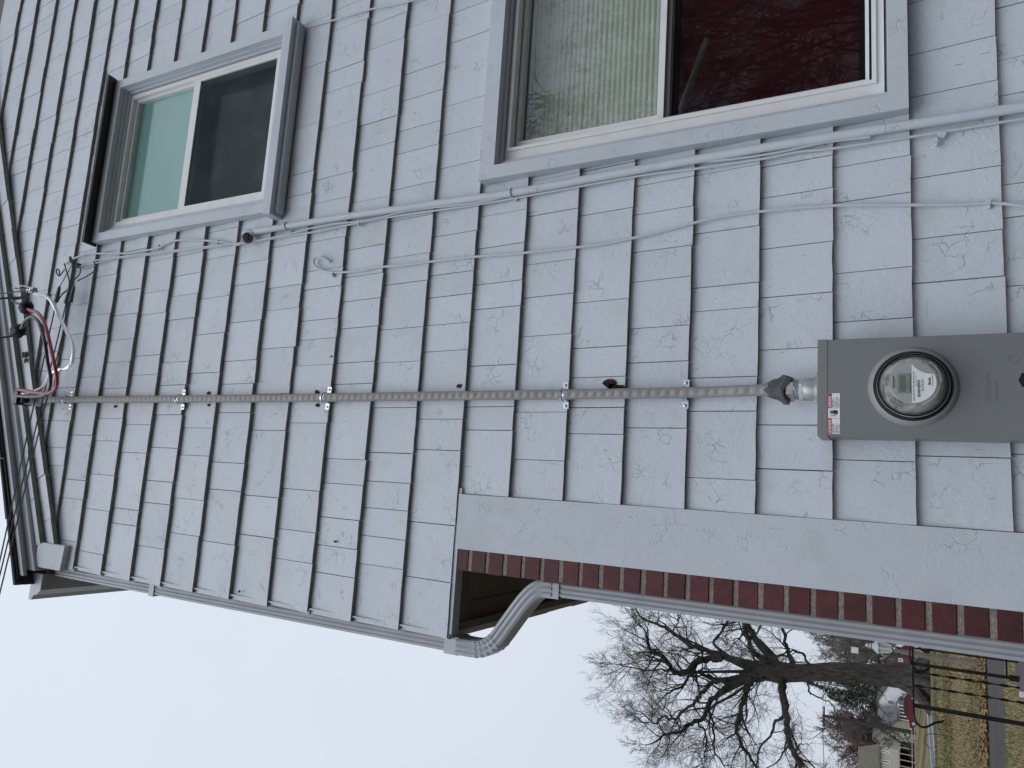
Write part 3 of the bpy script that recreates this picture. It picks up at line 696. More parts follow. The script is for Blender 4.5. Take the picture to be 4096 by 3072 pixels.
for i in range(5): seg8(m, MC.x-.0212+i*.0080, MC.z+.0155, .0052, .0125, .0021)
link('digits', m, M['ink'], fp)
text('lcd_note', 'TEST   kWh', .0036, MC.x-.016, MC.z+.0095, FY-.0033, M['ink'], fp)
text('label_line', 'CL200 240V 3W TYPE C4SR 30TA 1.0Kh', .0048, MC.x-.0455, MC.z-.0035, FY-.0008, M['ink'], fp, sx=.88)
text('label_line', 'REV 2.17/C   CA 0.5', .003, MC.x-.008, MC.z-.0078, FY-.0008, M['ink'], fp)
text('label_line', '03 572 619', .0062, MC.x-.021, MC.z-.0225, FY-.0008, M['ink'], fp, bold=.0001)
text('label_name', 'Itron', .0092, MC.x-.0065, MC.z-.0375, FY-.0008, M['ink'], fp, bold=.0003)
text('label_line', 'WATTHOUR METER', .0032, MC.x-.0105, MC.z-.0425, FY-.0008, M['ink'], fp)
text('face_note', 'Y N V B L X  A C D', .003, MC.x-.015, MC.z+.0355, FY-.0003, M['ink'], fp)
m = MB(); x = MC.x-.036
while x < MC.x+.006:
    w = rnd.choice((.0004, .0007, .0010)); m.box((x, FY-.0010, MC.z-.0155), (x+w, FY-.0005, MC.z-.0095)); x += w + rnd.choice((.0004, .0006, .0009))
link('barcode', m, M['ink'], fp)
m = MB(); x = MC.x-.013
while x < MC.x+.017: m.box((x, FY-.0006, MC.z+.0395), (x+.0011, FY-.0001, MC.z+.0430)); x += .0017
link('pulse_bars', m, M['ink'], fp)

# hub, connector and duct putty on top of the box
hub = thing('conduit_hub', 'metal hub and threaded connector on the top of the grey meter box', 'hub', (.325, -.06, BZ1))
HC = Vector((.326, -.062, BZ1)); UPZ = (0, 0, 1)
m = MB(); m.box((.285, -.102, BZ1), (.367, -.022, BZ1+.004)); link('hub_plate', m, M['cast'], hub)
m = MB(); m.lathe(HC, UPZ, [(.004, .037), (.010, .036), (.014, .0315), (.038, .031), (.040, .0295)], 32); link('hub_body', m, M['cast'], hub, smooth=True)
m = MB(); pr = [(.040, .0285), (.044, .0285)] + sum([[(.044+i*.0022, .0275), (.0451+i*.0022, .0288)] for i in range(9)], []) + [(.066, .0275)]; m.lathe(HC, UPZ, pr, 32); link('thread', m, M['galv'], hub)
m = MB(); m.lathe(HC, UPZ, [(.041, .0315), (.051, .0315)], 8); link('lock_nut', m, M['galv'], hub)
m = MB(); m.lathe(HC, UPZ, [(.064, .0335), (.080, .0335), (.084, .031)], 6); link('gland_nut', m, M['cast'], hub)
for dx, dy in ((-.036, -.036), (.036, -.036), (-.036, .03), (.036, .03)):
    m = MB(); m.lathe(HC + Vector((dx, dy, 0)), UPZ, [(.004, .0055), (.0095, .0055), (.0105, .004)], 8); link('screw', m, M['galv'], hub)
m = MB(); prof = [(.076, .024), (.080, .0375), (.090, .0385), (.098, .031), (.108, .0265), (.120, .0255), (.131, .0205), (.137, .0150), (.138, .008)]
m.lathe(HC, UPZ, prof, 28)
for i, v in enumerate(m.v):
    x, y, z = v; a = math.atan2(y-HC.y, x-HC.x); q = 1 + .09*math.sin(2*a+1.2) + .07*math.sin(5*a+z*70) + rnd.uniform(-.015, .015)
    m.v[i] = (HC.x+(x-HC.x)*q, HC.y+(y-HC.y)*q, z + .007*math.sin(3*a+.5) + (.006*math.sin(2*a) if z < BZ1+.09 else 0))
solo('duct_putty', m, M['putty'], 'lump of dark grey putty pressed round the cable where it enters the connector', 'putty', loc=(HC.x, HC.y, BZ1+.075), smooth=True)

# ================================================================== SERVICE ENTRANCE CABLE
pth = [(HC.x, HC.y, BZ1+.13), (.3255, -.050, 2.02), (.325, -.036, 2.10), (.324, -.030, 2.25), (.322, -.026, 2.6), (.320, -.025, 3.0), (.3165, -.0245, 3.5), (.314, -.0235, 4.0), (.3125, -.025, 4.5), (.312, -.0235, 5.0), (.311, -.026, 5.4), (.310, -.040, 5.62)]
pp = smooth_path(pth, 8); dens = []
for a, b in zip(pp, pp[1:]):
    n = max(1, int((b-a).length/.005))
    for i in range(n): dens.append(a.lerp(b, i/n))
dens.append(pp[-1])
def dimple(i, th):
    z = dens[min(i, len(dens)-1)].z; ph = z/.0295*2*math.pi
    lobes = 0
    for c, p0 in ((DIM0+.15, 0),):
        d = math.atan2(math.sin(th-c), math.cos(th-c)); lobes += math.exp(-(d/.55)**2) * max(0, math.sin(ph + p0 + d*1.2))**1.2
    return 1 - .27*lobes + .015*math.sin(ph*.5+th*2)
# find the ring angle that faces the camera
DIM0 = 0
_t = MB(); _t.tube(dens[:3], 1, 16); _c = dens[1]; best = max(range(16), key=lambda k: -(Vector(_t.v[16+k])-_c).y); DIM0 = 2*math.pi*best/16 - .3
m = MB(); m.tube(dens, .0165, 20, True, dimple)
cb_ = solo('service_cable', m, M['cable'], 'thick grey wrinkled service cable running up the wall from the meter box', 'cable', loc=(HC.x, 0, BZ1+.13), smooth=True)
def strap_mesh(parent_loc):
    x, z = 0, 0; m = MB(); h = .0095; r = .0195; t = .0016
    prof = [(-.045, .0)] + [(-.0215, .0), (-.0205, -.004)]
    outer = [(-.0445, -.0012), (-.0225, -.0012), (-.0202, -.006)] + [(-r*math.cos(a), -.022-r*.95*math.sin(a)) for a in [math.pi*i/10 for i in range(11)]] + [(.0202, -.006), (.0225, -.0012), (.0445, -.0012)]
    inner = [(a*.93 if abs(a) < .021 else a, b+t) for a, b in outer]
    n = len(outer); V = [(a, b, -h) for a, b in outer]+[(a, b, -h) for a, b in inner]+[(a, b, h) for a, b in outer]+[(a, b, h) for a, b in inner]; F = []
    for i in range(n-1):
        F += [(i, i+1, i+1+2*n, i+2*n), (i+n, i+3*n, i+1+3*n, i+1+n), (i, i+n, i+n+1, i+1), (i+2*n, i+1+2*n, i+1+3*n, i+3*n)]
    F += [(0, 2*n, 3*n, n), (n-1, 2*n-1, 4*n-1, 3*n-1)]
    m.add(V, F)
    for i in (0, 1):                                              # raised rib of the band
        pass
    ribs = [(a*1.05, -.022-(r*.95+.0012)*math.sin(b)) for a, b in [(-r*math.cos(q), q) for q in [math.pi*i/10 for i in range(11)]]]
    m.tube([(a, b, 0) for a, b in ribs], .0022, 6)
    return m
def make_strap(x, z, rot, label, first=None):
    if first is None:
        t = thing('cable_strap', label, 'strap', (x, 0, z), 'galvanised straps holding the service cable'); ORG[t.name] = Vector((0, 0, 0))
        link('band', strap_mesh(None), M['galv'], t, smooth=True)
        for sgn in (-1, 1):
            m = MB(); m.lathe((sgn*.0345, -.0012, 0), (0, -1, 0), [(0, .0052), (.0022, .005), (.0035, .003)], 12); sc = link('screw', m, M['galv'], t, smooth=True)
            m = MB(); m.box((sgn*.0345-.004, -.0052, -.0006), (sgn*.0345+.004, -.0042, .0006)); link('slot', m, M['black'], sc)
    else:
        t = first.copy(); C.objects.link(t); t.location = (x, 0, z)
        for ch in first.children:
            c_ = ch.copy(); C.objects.link(c_); c_.parent = t
            for g in ch.children:
                e = g.copy(); C.objects.link(e); e.parent = c_
        t['label'] = label
    t.rotation_euler = (0, RAD(rot), 0); return t
zs = [onY(x, y, -.02).z for x, y in ((2736, 1579), (2253, 1585), (1300, 1593), (718, 1600), (268, 1601))]
xs_ = [.3245, .322, .3165, .3125, .311]
lbs = ['lowest cable strap, the first one above the meter box', 'second cable strap up from the meter box, beside the rotten brown spot', 'third cable strap up, halfway up the grey cable', 'fourth cable strap up, just below the top one', 'topmost cable strap, right under the wire ends below the roof']
s0 = make_strap(xs_[0], zs[0], 1, lbs[0])
for i in range(1, 5): make_strap(xs_[i], zs[i], rnd.uniform(-5, 6), lbs[i], s0)

# weatherhead at the top and the conductors it lets out
wh = thing('weatherhead', 'small metal service head at the top of the grey cable under the roof edge', 'service head', (.31, -.04, 5.62))
wz = 5.54
m = MB(); m.prism([(.283, -.075, wz), (.337, -.075, wz), (.345, -.02, wz), (.275, -.02, wz)], (0, 0, .085)); link('head_body', m, M['galv'], wh)
m = MB(); m.box((.276, -.118, wz+.070), (.346, -.015, wz+.078)); m.box((.280, -.118, wz+.045), (.342, -.112, wz+.070)); link('hood', m, M['black'], wh)
m = MB(); m.box((.286, -.105, wz+.02), (.336, -.074, wz+.045)); link('wire_block', m, M['black'], wh)
m = MB(); m.lathe((.311, -.03, wz-.03), UPZ, [(0, .021), (.03, .021)], 16); link('clamp', m, M['galv'], wh)
CZ = lambda l, o=(0, 1000), s=.42194: [(o[0]+a*s, o[1]+b*s) for a, b in l]
def wire3(pxs, Ys, n=5):
    P = [onY(a, b, Y) for (a, b), Y in zip(pxs, Ys)]; return smooth_path(P, n)
def ramp_(n, *keys):
    o = []
    for i in range(n):
        t = i/(n-1)*(len(keys)-1); k = min(int(t), len(keys)-2); f = t-k; o.append(keys[k]*(1-f)+keys[k+1]*f)
    return o
blk = CZ([(150, 1382), (250, 1390), (380, 1386), (440, 1360), (475, 1290), (478, 1200), (450, 1050), (430, 900), (400, 780), (370, 690), (330, 645), (290, 635), (240, 670), (215, 720), (195, 750)])
red = CZ([(160, 1320), (250, 1335), (400, 1360), (480, 1350), (530, 1300), (540, 1220), (520, 1100), (480, 920), (440, 750), (400, 650), (350, 590), (300, 575), (265, 560)])
bar = CZ([(205, 1360), (300, 1345), (390, 1310), (440, 1240), (480, 1170), (560, 1135), (640, 1110), (680, 1060), (695, 980), (680, 880), (620, 750), (560, 620), (500, 500), (440, 440), (380, 420), (320, 408)])
YK = (-.11, -.2, -.24, -.22, -.19)
m = MB(); m.tube(wire3(blk, ramp_(len(blk), *YK)), .0085, 10); solo('black_wire', m, M['blackwire'], 'glossy black insulated wire looping out of the service head to the left splice', 'wire', smooth=True)
m = MB(); m.tube(wire3(red, ramp_(len(red), *YK)), .0085, 10); solo('red_wire', m, M['redwire'], 'red insulated wire looping out of the service head beside the black one', 'wire', smooth=True)
cen = wire3(bar, ramp_(len(bar), -.10, -.17, -.2, -.17, -.14), 10); m = MB()
for k in range(7):                                                # twisted strands
    pts = []; t0 = None; acc = 0
    for i, p in enumerate(cen):
        t = (cen[min(i+1, len(cen)-1)]-cen[max(i-1, 0)]).normalized(); a = t.cross(Vector((0, 1, 0))).normalized(); b = t.cross(a)
        if i: acc += (p-cen[i-1]).length
        th = 2*math.pi*k/7 + acc*55; pts.append(p + (a*math.cos(th)+b*math.sin(th))*.0058)
    m.tube(pts, .0034, 5)
solo('bare_wire', m, M['alu'], 'bare twisted aluminium wire curving from the service head to the clamp', 'wire', smooth=True)
def lump(c, rx, rz, ry, seed, n=14, rings=8):
    R_ = random.Random(seed); m = MB(); m.lathe(c, (0, 0, 1), [(-rz*math.cos(math.pi*i/rings), max(.002, math.sin(math.pi*i/rings))) for i in range(rings+1)], n)
    for i, (x, y, z) in enumerate(m.v):
        q = R_.uniform(.85, 1.12); m.v[i] = (c[0]+(x-c[0])*rx*q, c[1]+(y-c[1])*ry*q, z)
    return m
sp1 = onY(104, 1229, -.18); sp2 = onY(74, 1322, -.18); cn = onY(131, 1161, -.14)
solo('tape_splice', lump(sp1, .034, .042, .032, 3), M['tape'], 'lump of black tape joining the red wire to the overhead line', 'splice', 'taped splices of the overhead line', loc=tuple(sp1), smooth=True)
solo('tape_splice', lump(sp2, .036, .046, .034, 5), M['tape'], 'lump of black tape joining the black wire to the overhead line', 'splice', 'taped splices of the overhead line', loc=tuple(sp2), smooth=True)
ct = thing('wire_clamp', 'grey metal clamp joining the bare twisted wire to the overhead line', 'clamp', tuple(cn))
m = MB(); m.box((cn.x-.016, cn.y-.012, cn.z-.020), (cn.x+.012, cn.y+.012, cn.z+.016)); link('clamp_body', m, M['cast'], ct)
for dz in (-.012, .01):
    m = MB(); m.lathe((cn.x-.004, cn.y-.022, cn.z+dz), (0, 1, 0), [(0, .0065), (.04, .0065)], 6); link('bolt', m, M['galv'], ct)
FARP = Vector((-5, -16, 9.2))
def overhead(name, pxs, Y, end, r, label, mt='drop', n=6):
    P = [onY(a, b, Y) for a, b in pxs]; last = P[-1]
    for i in range(1, 13):
        t = i/12; q = last.lerp(end, t); q.z -= 1.1*4*t*(1-t)*.35; P.append(q)
    m = MB(); m.tube(smooth_path(P, 3), r, 6); return solo(name, m, M[mt], label, 'wire', 'overhead service line wires', smooth=True)
overhead('overhead_wire', [(122, 1150), (84, 1143), (51, 1152), (21, 1173)], -.14, FARP, .0035, 'thin bare overhead wire leaving the metal clamp upward', 'cast')
overhead('overhead_wire', [(90, 1222), (62, 1210), (46, 1200), (18, 1193)], -.18, FARP+Vector((.1, 0, -.1)), .0055, 'dark overhead wire leaving the tape lump of the red wire')
overhead('overhead_wire', [(62, 1330), (34, 1340), (10, 1350)], -.18, FARP+Vector((-.1, 0, -.2)), .0055, 'dark overhead wire leaving the tape lump of the black wire')

# ================================================================== PAINTED PIPE AND THIN CABLES
def wall_line(pxs, Y, n=6): return smooth_path([onY(a, b, Y) for a, b in pxs], n)
pipe = thing('painted_pipe', 'painted metal pipe running up the wall past the left side of both windows', 'pipe', (1.07, 0, .9))
pz = [(1.058, 4.14), (1.062, 3.6), (1.057, 3.1), (1.053, 2.82), (1.064, 2.4), (1.072, 1.95), (1.071, 1.5), (1.069, 1.0)]
m = MB(); m.tube(smooth_path([(x, -.0165, z) for x, z in pz], 6), .0138, 16); link('pipe_run', m, M['trim'], pipe, smooth=True)
m = MB(); m.lathe((1.054, -.018, 4.115), (0, 0, 1), [(0, .0135), (.012, .0165), (.03, .0205), (.05, .0205), (.062, .014)], 20); link('pipe_head', m, M['trim'], pipe, smooth=True)
fcx, fcz = onY(983, 952, -.035).x, onY(983, 952, -.035).z
m = MB(); m.lathe((fcx, -.030, fcz), (0, -.35, -.94), [(0, .024), (.014, .024), (.016, .021)], 20); link('head_insert', m, mat('grey_insert', (.16, .16, .165), .5), pipe, smooth=True)
m = MB()
for dx, dz in ((-.008, -.009), (.009, -.006), (-.001, .008)): m.lathe((fcx+dx, -.036, fcz-.012+dz), (0, -.35, -.94), [(0, .0042), (.004, .0042)], 10)
link('wire_hole', m, M['black'], pipe)
for (px_, py_) in ((1148, 905), (2048, 772)):
    c = onY(px_, py_, -.016); m = MB(); m.tube([(c.x+.0148*math.cos(a)*1.05, -.0165-.0148*math.sin(a)*1.1, c.z) for a in [math.pi*i/10 for i in range(11)]], .0026, 6)
    m.tube([(c.x-.013, -.016, c.z), (c.x-.014, -.004, c.z-.004), (c.x-.024, -.003, c.z-.012)], .0028, 6); m.lathe((c.x-.022, 0, c.z-.011), (0, -1, 0), [(0, .006), (.006, .005)], 8)
    link('pipe_clip', m, M['trim'], pipe, smooth=True)
Z7 = lambda l: [(200+a*.4973, 880+b*.4973) for a, b in l]
c1 = Z7([(125, 355), (175, 318), (260, 285), (350, 270), (550, 270), (700, 258), (870, 225), (930, 195), (1000, 170), (1080, 160), (1250, 165), (1360, 175), (1430, 185), (1500, 200), (1535, 190), (1552, 160), (1553, 135)])
m = MB(); m.tube(wall_line(c1, -.007), .0048, 8); solo('thin_cable', m, M['greycable'], 'painted cable that ends in the head of the painted pipe', 'cable', 'thin painted cables on the wall', smooth=True)
c2 = Z7([(230, 375), (330, 355), (480, 320), (600, 300), (800, 280), (1000, 255), (1250, 225), (1500, 190), (1700, 165), (1900, 130), (2100, 100), (2212, 80)]) + [(1490, 880), (1700, 848), (1900, 820), (2075, 790), (2350, 740), (2600, 697), (2780, 675), (2950, 650), (3070, 632), (3200, 607), (3330, 594), (3640, 548), (4000, 490), (4110, 472)]
m = MB(); m.tube(wall_line(c2, -.006), .0040, 8); solo('thin_cable', m, M['greycable'], 'painted cable beside the painted pipe, running the whole height of the picture', 'cable', 'thin painted cables on the wall', smooth=True)
c3 = Z7([(345, 328), (500, 305), (760, 272), (1000, 245), (1250, 215), (1480, 190), (1600, 178), (1750, 150), (1900, 118), (2000, 92), (2100, 65), (2212, 45)]) + [(1340, 895), (1480, 880), (1640, 842), (1900, 812), (2100, 770), (2400, 715), (2700, 657), (2900, 640), (3100, 612), (3300, 570), (3480, 548)]
m = MB(); m.tube(wall_line(c3, -.013), .0036, 8); solo('thin_cable', m, M['greycable'], 'thinner painted cable tucked half behind the painted pipe', 'cable', 'thin painted cables on the wall', smooth=True)
s6 = lambda l: [(1024+a*s_, 1024+b*s_) for a, b in l]
c4 = s6([(480, 38), (440, 15), (400, 5), (375, 25), (378, 55), (410, 85), (470, 103), (520, 107), (640, 100), (720, 88), (800, 72), (950, 60), (1120, 38), (1420, 5)]) + [(2060, 1015), (2300, 990), (2420, 975), (2520, 955), (2700, 912), (2860, 872), (3060, 844), (3340, 822), (3600, 820), (3830, 818), (3975, 812), (4110, 826)]
m = MB(); m.tube(wall_line(c4, -.006), .0046, 8); solo('thin_cable', m, M['greycable'], 'painted cable with a hooked upper end, right of the service cable', 'cable', 'thin painted cables on the wall', smooth=True)
c5 = [(1190, 118), (1230, 108), (1330, 82), (1480, 38), (1560, 22), (1640, 5), (1700, -12)]
m = MB(); m.tube(wall_line(c5, -.005), .0038, 8); solo('thin_cable', m, M['greycable'], 'thin painted cable running right from the sill of the small window', 'cable', 'thin painted cables on the wall', smooth=True)
for i, (a, b, lab) in enumerate(((3952, 812, 'painted clip on the hooked cable near the bottom of the wall'), (3742, 565, 'loose painted clip standing off the wall beside the pipe'), (1335, 1098-5, 'painted nail clip below the hooked cable end'), (1440, 890, 'painted nail clip between pipe and thin cables'), (640, 986, 'small painted clip on the cable bend near the small window'), (876, 966, 'small painted clip just above the pipe head'))):
    c = onY(a, b, 0); m = MB(); m.box((c.x-.008, -.012, c.z-.005), (c.x+.006, -.0, c.z+.005)); m.lathe((c.x-.012, 0, c.z-.002), (0, -1, 0), [(0, .0055), (.009, .005), (.011, .0025)], 8)
    if i == 1: m.prism([(c.x+.004, -.004, c.z-.02), (c.x+.018, -.012, c.z-.028), (c.x+.020, -.014, c.z-.006), (c.x+.006, -.005, c.z-.002)], (0, .003, 0))
    solo('cable_clip', m, M['trim'], lab, 'clip', 'painted cable clips', loc=(c.x, 0, c.z))
# drop wires with their wedge clamps and wall hook
hk = onY(313, 1062, -.01)
h_ = thing('wall_hook', 'twisted wire hook screwed to the shingles holding the drop wires', 'hook', tuple(hk))
m = MB(); m.tube(smooth_path([hk, hk+Vector((.01, -.03, .015)), hk+Vector((.03, -.05, .0)), hk+Vector((.02, -.055, -.025)), hk+Vector((-.008, -.045, -.025)), hk+Vector((-.01, -.03, -.005))], 5), .0045, 7); link('hook_wire', m, M['drop'], h_, smooth=True)
m = MB(); m.lathe(hk, (0, -1, 0), [(-.01, .014), (.006, .013), (.012, .008)], 10); link('screw_eye', m, M['drop'], h_, smooth=True)
drops = [
 (CZ([(545, 440), (535, 520), (515, 700), (495, 880)]), [(181, 1600), (120, 1880), (62, 2048)], (0, 2239), CZ([(555, 250), (575, 300), (550, 400)]), 'left drop wire, hung from the looped wire tail'),
 (CZ([(640, 455), (600, 700), (525, 1080), (470, 1370)]), [(168, 1690), (120, 1850), (72, 2048)], (0, 2297), CZ([(720, 185), (680, 300), (640, 400)]), 'middle drop wire, hung on the twisted hook'),
 (CZ([(680, 440), (640, 700), (555, 1080), (480, 1390)]), [(180, 1700), (135, 1860), (88, 2048)], (0, 2369), CZ([(760, 160), (740, 280), (700, 380)]), 'right drop wire, hung on the twisted hook')]
for k, (a, b, c, w, lab) in enumerate(drops):
    P0 = onY(*a[0], -.045); P1 = onY(*c, -.19)
    P2 = P0 + (P1-P0)*16; P2.z = P0.z + (P1.z-P0.z)*14
    ln = [P0.lerp(P1, t) for t in (0, .25, .5, .75, 1)] + [P1.lerp(P2, t) for t in (.05, .15, .3, .5, .75, 1)]
    m = MB(); m.tube(ln, .0036, 6); solo('drop_wire', m, M['drop'], lab, 'wire', 'drop wires stretched from the wall past the roof edge', loc=tuple(P0), smooth=True)
    wd = P0; d_ = (P1-P0).normalized(); m = MB(); m.tube([wd-d_*.055, wd-d_*.05, wd+d_*.03, wd+d_*.032], [.006, .008, .0125, .009], 5)
    m.tube([wd-d_*.055, hk+Vector((.0+.01*k, -.03, .0))], .0022, 5)
    solo('wedge_clamp', m, M['drop'], ('left', 'middle', 'right')[k]+' of the three wedge clamps that hold the drop wires', 'clamp', 'wedge clamps under the wall hook', loc=tuple(wd))
tails = [CZ([(885, 110), (905, 150), (890, 200), (830, 245), (770, 275), (735, 295)]), CZ([(610, 130), (630, 200), (655, 280), (650, 360), (610, 400), (575, 440), (550, 480)]), CZ([(740, 150), (765, 185), (750, 235), (710, 275), (685, 305)]), CZ([(555, 245), (535, 210), (545, 180), (565, 205), (562, 245), (580, 230), (612, 185)])]
for k, tl in enumerate(tails):
    m = MB(); m.tube(wall_line(tl, -.03), .0036, 6)
    solo('cable_tail', m, M['drop'], ['widest loop of grey cable tail below the small window corner', 'long grey cable tail bending down to the left clamp', 'short curved grey cable tail over the middle clamp', 'small looped wire tail standing above the left clamp'][k], 'cable', 'cable tails round the wall hook', smooth=True)

# ================================================================== GROUND
def sheet(name, x0, x1, y0, y1, z, mt, kind='structure', label=None):
    m = MB(); m.add([(x0, y0, z), (x1, y0, z), (x1, y1, z), (x0, y1, z)], [(0, 1, 2, 3)])
    o = link(name, m, mt); o['kind'] = kind
    return o
def grass_mat():
    m = bpy.data.materials.new('winter_grass'); m.use_nodes = True; t = m.node_tree; b = t.nodes['Principled BSDF']; b.inputs['Roughness'].default_value = 1; b.inputs['Specular IOR Level'].default_value = .1
    L = t.links.new; tc = t.nodes.new('ShaderNodeTexCoord')
    def noise(s, d, r=.6, st=None):
        n = t.nodes.new('ShaderNodeTexNoise'); n.inputs['Scale'].default_value = s; n.inputs['Detail'].default_value = d; n.inputs['Roughness'].default_value = r
        v = tc.outputs['Object']
        if st: mp = t.nodes.new('ShaderNodeMapping'); mp.inputs['Scale'].default_value = st; L(v, mp.inputs[0]); v = mp.outputs[0]
        L(v, n.inputs[0]); return n.outputs[0]
    r = t.nodes.new('ShaderNodeValToRGB'); e = r.color_ramp.elements; e[0].position = .36; e[0].color = (.075, .085, .035, 1); e[1].position = .62; e[1].color = (.27, .205, .115, 1)
    k = e.new(.5); k.color = (.15, .135, .065, 1); L(noise(.16, 8, .65, (.45, 1, 1)), r.inputs[0])
    r2 = t.nodes.new('ShaderNodeValToRGB'); e = r2.color_ramp.elements; e[0].position = .3; e[0].color = (.45, .45, .45, 1); e[1].position = .7; e[1].color = (1.3, 1.3, 1.3, 1); L(noise(5, 8, .75, (1, .5, 1)), r2.inputs[0])
    mu = t.nodes.new('ShaderNodeMixRGB'); mu.blend_type = 'MULTIPLY'; mu.inputs[0].default_value = 1; L(r.outputs[0], mu.inputs[1]); L(r2.outputs[0], mu.inputs[2]); L(mu.outputs[0], b.inputs['Base Color'])
    return m
GM = grass_mat()
sheet('ground', -700, 600, -300, 900, 0, GM)
def quad_sheet(name, pts, z, mt):
    m = MB(); m.add([(a, b, z) for a, b in pts], [(0, 1, 2, 3)]); o = link(name, m, mt); o['kind'] = 'structure'; return o
sheet('added_dark_ground', -12, 14, -12, .0, .006, M['asphalt'])  # unseen dark ground, added to cut bounce light on the undersides
quad_sheet('driveway', [(-40, 15.25), (30, 15.05), (30, 18.5), (-40, 18.6)], .006, M['asphalt'])
def gp(px, py): p = onZ(px, py, 0); return (p.x, p.y)
n1, n2, f1, f2 = Vector(gp(3752, 3072)), Vector(gp(3722, 2795)), Vector(gp(3722, 3072)), Vector(gp(3701, 2795))
def ext(a, b, t): return tuple(a + (b-a)*t)
quad_sheet('street', [ext(n1, n2, -1.5), ext(n1, n2, 5), ext(f1, f2, 5), ext(f1, f2, -1.5)], .006, M['road'])
def band(name, pa, pb, w, mt, z):
    a, b = Vector(gp(*pa)), Vector(gp(*pb)); d = (b-a).normalized(); n = Vector((-d.y, d.x)) * w/2; a2, b2 = a-d*120, b+d*260
    quad_sheet(name, [tuple(a2-n), tuple(b2-n), tuple(b2+n), tuple(a2+n)], z, mt)
band('street_line', (3726, 3072), (3705, 2795), .5, M['line'], .011); band('street_line', (3745, 3072), (3717, 2795), .35, M['line'], .011)
band('gravel_verge', (3694, 3072), (3688, 2795), 3.5, mat('verge_gravel', (.23, .21, .185), 1, col2=(.17, .16, .13), cscale=.5), .004)
# the far side of the street lies a little higher
fd = (f2-f1).normalized(); fn = Vector((-fd.y, fd.x)); fn = fn if fn.y > 0 else -fn
fa, fb = f1-fd*150, f2+fd*400
m = MB(); rows = [(fa+fn*2, fb+fn*2, .0), (fa+fn*9, fb+fn*9, .78), (fa+fn*700, fb+fn*700, .80)]
for a, b, z in rows: m.v += [(a.x, a.y, z+.002), (b.x, b.y, z+.002)]
m.f = [(0, 1, 3, 2), (2, 3, 5, 4)]; o = link('far_lawn', m, GM); o['kind'] = 'structure'
# grass tufts, weeds and dead leaves
m = MB(); R2 = random.Random(5)
mg = [MB(), MB(), MB()]
for i in range(62000):
    Y = 10.5 + 50*(R2.random()**1.7); azi = RAD(R2.uniform(6.5, 22)); X = -(Y+2.17)*math.tan(azi)
    if 15.0 < Y < 18.6: continue
    s_q = (Y+2)/14; h = R2.uniform(.025, .065)*min(s_q, 2.2); w = R2.uniform(.004, .009)*s_q; a = R2.uniform(0, math.pi)
    dx, dy = math.cos(a)*w, math.sin(a)*w; lx, ly = R2.uniform(-.05, .05), R2.uniform(-.05, .05)
    green = .30 + .35*(math.sin(Y*.33+1.2) > .1) + (.25 if Y > 35 else 0)
    k = 0 if R2.random() < green else 1
    mg[k].add([(X-dx, Y-dy, 0), (X+dx, Y+dy, 0), (X+lx, Y+ly, h)], [(0, 1, 2)])
for i in range(9000):
    Y = R2.choice((R2.uniform(18.6, 20.5), R2.uniform(18.6, 20.5), R2.uniform(19, 30), R2.gauss(38, 2.5), R2.gauss(38, 2.5))); azi = RAD(R2.uniform(6.5, 22)); X = -(Y+2.17)*math.tan(azi)
    s_ = R2.uniform(.03, .07)*(1 if Y < 30 else 1.5); a = R2.uniform(0, 6.3); z = R2.uniform(.015, .05); t_ = R2.uniform(-.03, .05)
    mg[2].add([(X+s_*math.cos(a), Y+s_*math.sin(a), z), (X+s_*math.cos(a+1.6), Y+s_*math.sin(a+1.6), z+t_), (X+s_*math.cos(a+3.1), Y+s_*math.sin(a+3.1), z), (X+s_*math.cos(a+4.7), Y+s_*math.sin(a+4.7), z+.02)], [(0, 1, 2, 3)])
tag(link('grass', mg[0], mat('green_blades', (.085, .10, .035), 1, col2=(.13, .13, .06), cscale=.8)), kind='stuff')
tag(link('dry_grass', mg[1], mat('straw_blades', (.42, .32, .18), 1, col2=(.30, .24, .13), cscale=.8)), kind='stuff')
tag(link('fallen_leaves', mg[2], mat('dead_leaves', (.34, .22, .10), 1, col2=(.12, .08, .045), cscale=3)), kind='stuff')

# ================================================================== PORCH SLAB AND IRON RAILING
RY = 4.75
SZ = onY(4075, 2725, RY).z
pc = onY(4068, 2790, RY-.25)
m = MB(); m.prism([(-.34, RY-1.4, SZ-.16), (pc.x+.10, RY-1.4, SZ-.16), (pc.x, RY-.9, SZ-.16), (pc.x-.02, RY+.22, SZ-.16), (pc.x+.05, RY+.26, SZ-.16), (-.34, RY+.26, SZ-.16)], (0, 0, .155))
m2 = m
ps = thing('porch', 'rough brown concrete porch slab on its brick base beneath the iron railing', 'porch', (-.8, RY, 0))
link('slab', m, M['slab'], ps); m = MB(); m.box((pc.x+.08, RY-1.3, 0), (-.36, RY+.2, SZ-.162)); link('base', m, M['brick'], ps)
m = MB(); c = onY(4088, 2776, RY-.35); m.box((c.x-.02, c.y-.02, SZ), (c.x+.02, c.y+.01, SZ+.035)); solo('marker', m, M['vinyl'], 'small white block on the edge of the porch slab', 'block', loc=(c.x, c.y, SZ))
rl = thing('railing', 'black wrought iron railing with twisted balusters and a scrolled end', 'railing', (-1.3, RY, SZ))
TZ = onY(3655, 2700, RY).z
def rx(py, pxx=3660): return onY(pxx, py, RY).x
def post(x, w, z0, z1, name):
    m = MB(); m.box((x-w/2, RY-w/2, z0), (x+w/2, RY+w/2, z1)); return link(name, m, M['iron'], rl)
x0_, xn, xt1, xt2, xp = rx(2592), rx(2655), rx(2670), rx(2742), rx(2822)
nw = post(xn, .022, SZ, TZ, 'newel_post'); m = MB(); m.box((xn-.019, RY-.019, SZ), (xn+.019, RY+.019, SZ+.06)); link('post_base', m, M['iron'], nw)
